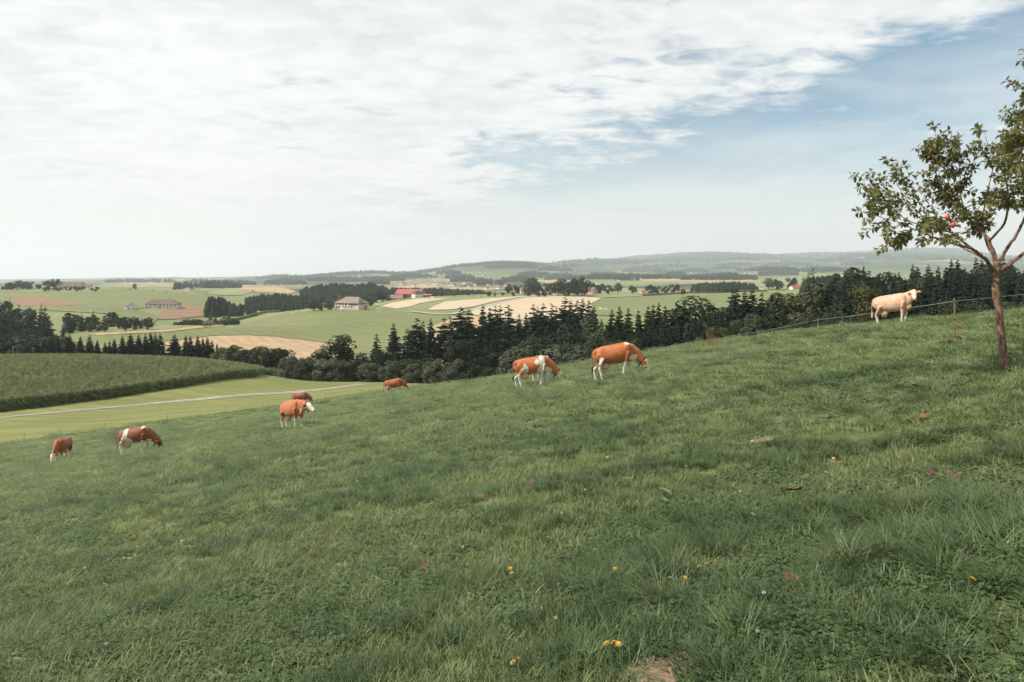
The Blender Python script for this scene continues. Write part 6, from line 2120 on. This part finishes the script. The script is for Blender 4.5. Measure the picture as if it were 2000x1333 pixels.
# unmown fringe along the pasture edge
E = []
for a, b in zip([(-150, 892), (0, 869), (140, 849), (300, 827), (430, 808), (545, 793), (640, 779), (730, 765), (790, 757.5)][:-1], [(0, 869), (140, 849), (300, 827), (430, 808), (545, 793), (640, 779), (730, 765), (790, 757.5)]):
    A, B_ = ray_d(*a, 40), ray_d(*b, 40)
    m = int(math.hypot(B_[0] - A[0], B_[1] - A[1]) * 6)
    t = RNG.random(m)
    E.append(np.stack([A[0] + (B_[0] - A[0]) * t + RNG.normal(0, .12, m), A[1] + (B_[1] - A[1]) * t + RNG.normal(0, .35, m)], -1))
E = np.concatenate(E)
P = np.stack([E[:, 0], E[:, 1], gz(E[:, 0], E[:, 1])], -1)
m = len(P)
scatter('edge_grass', P, np.stack([RNG.normal(0, .1, m), RNG.normal(0, .1, m), RNG.uniform(0, 6.28, m)], -1), RNG.uniform(.35, .62, m), np.zeros(m, int), [PROTO[5].copy()], 'dark fringe of uncut grass along the meadow fence', 'grass')

# ------------------------------------------------------------------ small things in the grass
M_YFL = pmat('yellow_petals', (0.62, 0.38, 0.06), (0.54, 0.30, 0.05), 30.0, .6)
M_WFL = pmat('white_petals', (0.70, 0.66, 0.62), (0.60, 0.52, 0.50), 30.0, .6)
M_PFL = pmat('pink_petals', (0.45, 0.10, 0.24), (0.35, 0.07, 0.20), 30.0, .6)
M_STEM = pmat('green_stem', (0.10, 0.14, 0.05), (0.07, 0.10, 0.04), 20.0, .7)
M_FALL = pmat('fallen_leaf', (0.22, 0.09, 0.042), (0.12, 0.055, 0.032), 18.0, .8)


def flower_mesh(kind):
    mb = MB()
    if kind == 'y':
        for ring, (r0, z, n) in enumerate(((.024, .0, 13), (.017, .005, 10), (.010, .009, 7))):
            for i in range(n):
                a = i / n * 6.283 + ring * .3
                ca, sa = math.cos(a), math.sin(a)
                mb.add([(0, 0, z), (ca * r0 * .8 - sa * .004, sa * r0 * .8 + ca * .004, z + .004), (ca * r0, sa * r0, z + .002), (ca * r0 * .8 + sa * .004, sa * r0 * .8 - ca * .004, z + .004)], [(0, 3, 2, 1)])
    else:
        for i in range(26):
            a, e = i * 2.4, math.asin(-.5 + 1.45 * i / 25)
            c, s = math.cos(e), math.sin(e)
            d = Vector((math.cos(a) * c, math.sin(a) * c, s))
            o1 = d.orthogonal().normalized() * .004
            q = d * .006
            w_ = d * .015
            mb.add([tuple(q - o1), tuple(q + o1), tuple(w_ + o1 * .6), tuple(w_ - o1 * .6)], [(0, 1, 2, 3)])
    return mb


FM = {k: flower_mesh(k).mesh('flower_head', m) for k, m in (('y', M_YFL), ('w', M_WFL), ('p', M_PFL))}
SM = MB().tube([(0, 0, -1), (.05, .02, -.5), (0, 0, 0)], [.0024, .0022, .0020], 5).mesh('stem', M_STEM)
FN = {'y': 'yellow_flower', 'w': 'white_clover', 'p': 'red_clover'}


small = []


def flower(k, u, v, label, group, scale=1.0):
    hgt = random.uniform(.06, .11)
    p = ray(u, v + hgt * 120 / 5, 2.2)
    o = empty(FN[k], (p.x, p.y, p.z))
    tag(o, label, 'flower', group)
    small.append(o)
    h = mobj('flower_head', FM[k], o)
    h.location = (0, 0, hgt)
    h.rotation_euler = (random.uniform(.2, .6), random.uniform(-.3, .3), random.uniform(0, 6))
    s = scale * min(1.2, .58 + p.y * .03)
    h.scale = (s, s, s)
    st = mobj('stem', SM, o)
    st.location = (0, 0, hgt)
    st.scale = (1, 1, hgt)


def zone(u, v):
    if v > 1180:
        return 'near the bottom edge'
    if u < 460:
        return 'in the lower left pasture'
    if u > 1400:
        return 'in the grass below the apple tree'
    return 'in the middle of the pasture'


Y = [(1185, 1288), (1199, 1296), (1208, 1300), (1012, 1322), (1002, 1325), (916, 1191), (1000, 1138), (997, 1131), (1070, 1071), (1202, 1141), (1258, 1094), (1111, 1083), (1186, 907), (1082, 868), (851, 872), (780, 882), (684, 949), (698, 950),
     (1603, 862), (1613, 852), (1555, 848), (1470, 877), (1406, 868), (1628, 907), (1614, 943), (1736, 928), (1759, 939), (1903, 931), (1932, 945), (1588, 1003), (1366, 1130), (1379, 1131), (1309, 1154), (1338, 1160), (1821, 1109), (1900, 1164),
     (143, 1124), (166, 1121), (156, 1131), (290, 1089), (313, 1084), (355, 1073), (370, 1077), (387, 1064), (122, 1261), (262, 1057), (532, 954), (553, 956), (560, 954), (645, 946), (1760, 765), (1915, 768), (1336, 852), (1470, 1030), (42, 1100), (75, 1145)]
for u, v in Y:
    flower('y', u, v, 'small yellow flower %s' % zone(u, v), 'yellow flowers %s' % zone(u, v))
for u, v in ((210, 1102), (241, 1100), (1480, 1275), (1492, 1196), (1427, 897), (1143, 972), (1097, 1020), (904, 1091), (1058, 1208), (1085, 1240), (102, 1080), (1428, 897), (1445, 975), (1340, 925), (207, 1285)):
    flower('w', u, v, 'small whitish clover flower %s' % zone(u, v), 'white clover %s' % zone(u, v), .9)
for u, v, lab in ((1821, 943, 'leftmost of three pink clover flowers above the tall grass clump'), (1856, 940, 'middle of three pink clover flowers above the tall grass clump'), (1871, 955, 'rightmost of three pink clover flowers above the tall grass clump')):
    flower('p', u, v, lab, 'pink clover flowers', 1.5)


def fallen_leaf(u, v, size, label, group):
    p = ray(u, v, 2.2)
    r = random.Random(int(u * 7 + v))
    n, V = 11, []
    for i in range(n):
        a = i / n * 6.283
        q = .5 * (1 + .28 * math.cos(3 * a)) * r.uniform(.8, 1.15)
        x, y = math.cos(a) * q, math.sin(a) * q * .72
        V.append((x * size, y * size, size * (.16 * (x * x) + .30 * abs(y) + r.uniform(-.05, .12))))
    V.append((0, 0, 0))
    Fc = [(i, (i + 1) % n, n) for i in range(n)]
    mb = MB().add(V, Fc)
    mb.tube([(-.45 * size, 0, .02), (-.75 * size, .08 * size, .05)], [.0022, .0018], 4)
    o = mb.build('fallen_leaf', M_FALL)
    o.location = (p.x, p.y, p.z + .055)
    o.rotation_euler = (r.uniform(-.3, .6), r.uniform(-.4, .4), r.uniform(0, 6))
    tag(o, label, 'leaf', group)
    small.append(o)


fallen_leaf(1553, 972, .14, 'large red brown fallen leaf lying on the grass right of centre', None)
for u, v, sz in ((1576, 943, .07), (1678, 1204, .06), (1546, 1150, .08), (1804, 824, .12), (1778, 835, .12), (698, 1049, .08), (734, 1131, .08), (826, 1120, .07), (842, 1214, .09), (938, 981, .09), (1110, 864, .13), (1038, 954, .11), (866, 1020, .08),
                 (644, 1326, .07), (716, 1324, .06), (1790, 762, .14), (1590, 745, .12), (1885, 752, .14), (1970, 985, .07)):
    fallen_leaf(u, v, sz, 'small brown fallen leaf lying %s' % zone(u, v), 'brown leaves %s' % zone(u, v))

number(small)
# broad leaved dock plants and a dry weed clump
M_DOCK = foliage('dock_leaves', (0.165, 0.200, 0.085), (0.230, 0.250, 0.130), .25, 3.0, .5, .3)
M_SEED = foliage('dry_seed_stalks', (0.22, 0.115, 0.055), (0.30, 0.17, 0.075), .15, 4.0, .8, .1)


def dock(u, v, n, size, stalks, label, hs=.55):
    p = ray(u, v, 6)
    o = empty('dock_plant', p)
    tag(o, label, 'plant')
    r = random.Random(int(u))
    for i in range(n):
        a = r.uniform(0, 6.28)
        L = size * r.uniform(.7, 1.2)
        d = Vector((math.cos(a), math.sin(a), r.uniform(.35, 1.1))).normalized()
        c = Vector((r.uniform(-.2, .2), r.uniform(-.12, .12), .02))
        P_, f_ = leaf_shape(c, d, Vector((0, 0, 1)), L, L * .42, .6)
        MB().add([tuple(q) for q in P_], f_).build('leaf', M_DOCK, o)
    for i in range(stalks):
        mb = MB()
        x, y = r.uniform(-.18, .18), r.uniform(-.15, .15)
        lx = r.uniform(-.12, .12)
        h = hs * r.uniform(.7, 1.2)
        mb.tube([(x, y, 0), (x + lx * .5, y, h * .5), (x + lx, y, h)], [.005, .004, .002], 4)
        for k in range(26):
            t = r.uniform(.4, 1)
            c = Vector((x + lx * t, y, h * t))
            d = Vector((r.uniform(-1, 1), r.uniform(-1, 1), r.uniform(.2, 1))).normalized() * r.uniform(.02, .045)
            e = d.orthogonal().normalized() * .007
            mb.add([tuple(c), tuple(c + d * .5 + e), tuple(c + d), tuple(c + d * .5 - e)], [(0, 1, 2, 3)])
        mb.build('seed_stalk', M_SEED, o)


dock(1876, 668, 12, .26, 5, 'dock plant with brown seed stalks near the apple tree, upper right one', .40)
dock(1855, 673, 12, .28, 2, 'pale broad leaved dock plant left of the brown seed stalks', .3)
dock(1832, 674, 9, .24, 0, 'small pale dock rosette leftmost of the dock plants')
dock(1895, 665, 8, .26, 1, 'dock plant closest to the apple tree trunk', .3)
dock(1386, 682, 8, .30, 16, 'reddish brown dry weed clump at the fence left part', .75)
dock(1397, 681, 8, .30, 10, 'reddish brown dry weed clump at the fence right part', .60)
dock(1313, 1308, 5, .13, 0, 'broad leaf weed beside the bare soil at the bottom edge')
# ------------------------------------------------------------------ air: even haze that fades the far hills
def haze_box():
    zlo, zhi = -420.0, 620.0
    mb = MB().box((0, 6000.0, (zlo + zhi) / 2), (42000.0, 20000.0, zhi - zlo))
    m = bpy.data.materials.new('haze_air')
    m.use_nodes = True
    t = NT(m.node_tree)
    o = t.add('ShaderNodeOutputMaterial')
    v = t.add('ShaderNodeVolumePrincipled', {'Color': (0.835, 0.915, 0.98, 1.0), 'Density': HAZE, 'Anisotropy': 0.25})
    t.l.new(v.outputs[0], o.inputs['Volume'])
    ob = mb.build('haze', m)
    tag(ob, 'thin pale haze in the air over the valley and hills', 'haze', kind='stuff')


HAZE = 8.4e-5
haze_box()
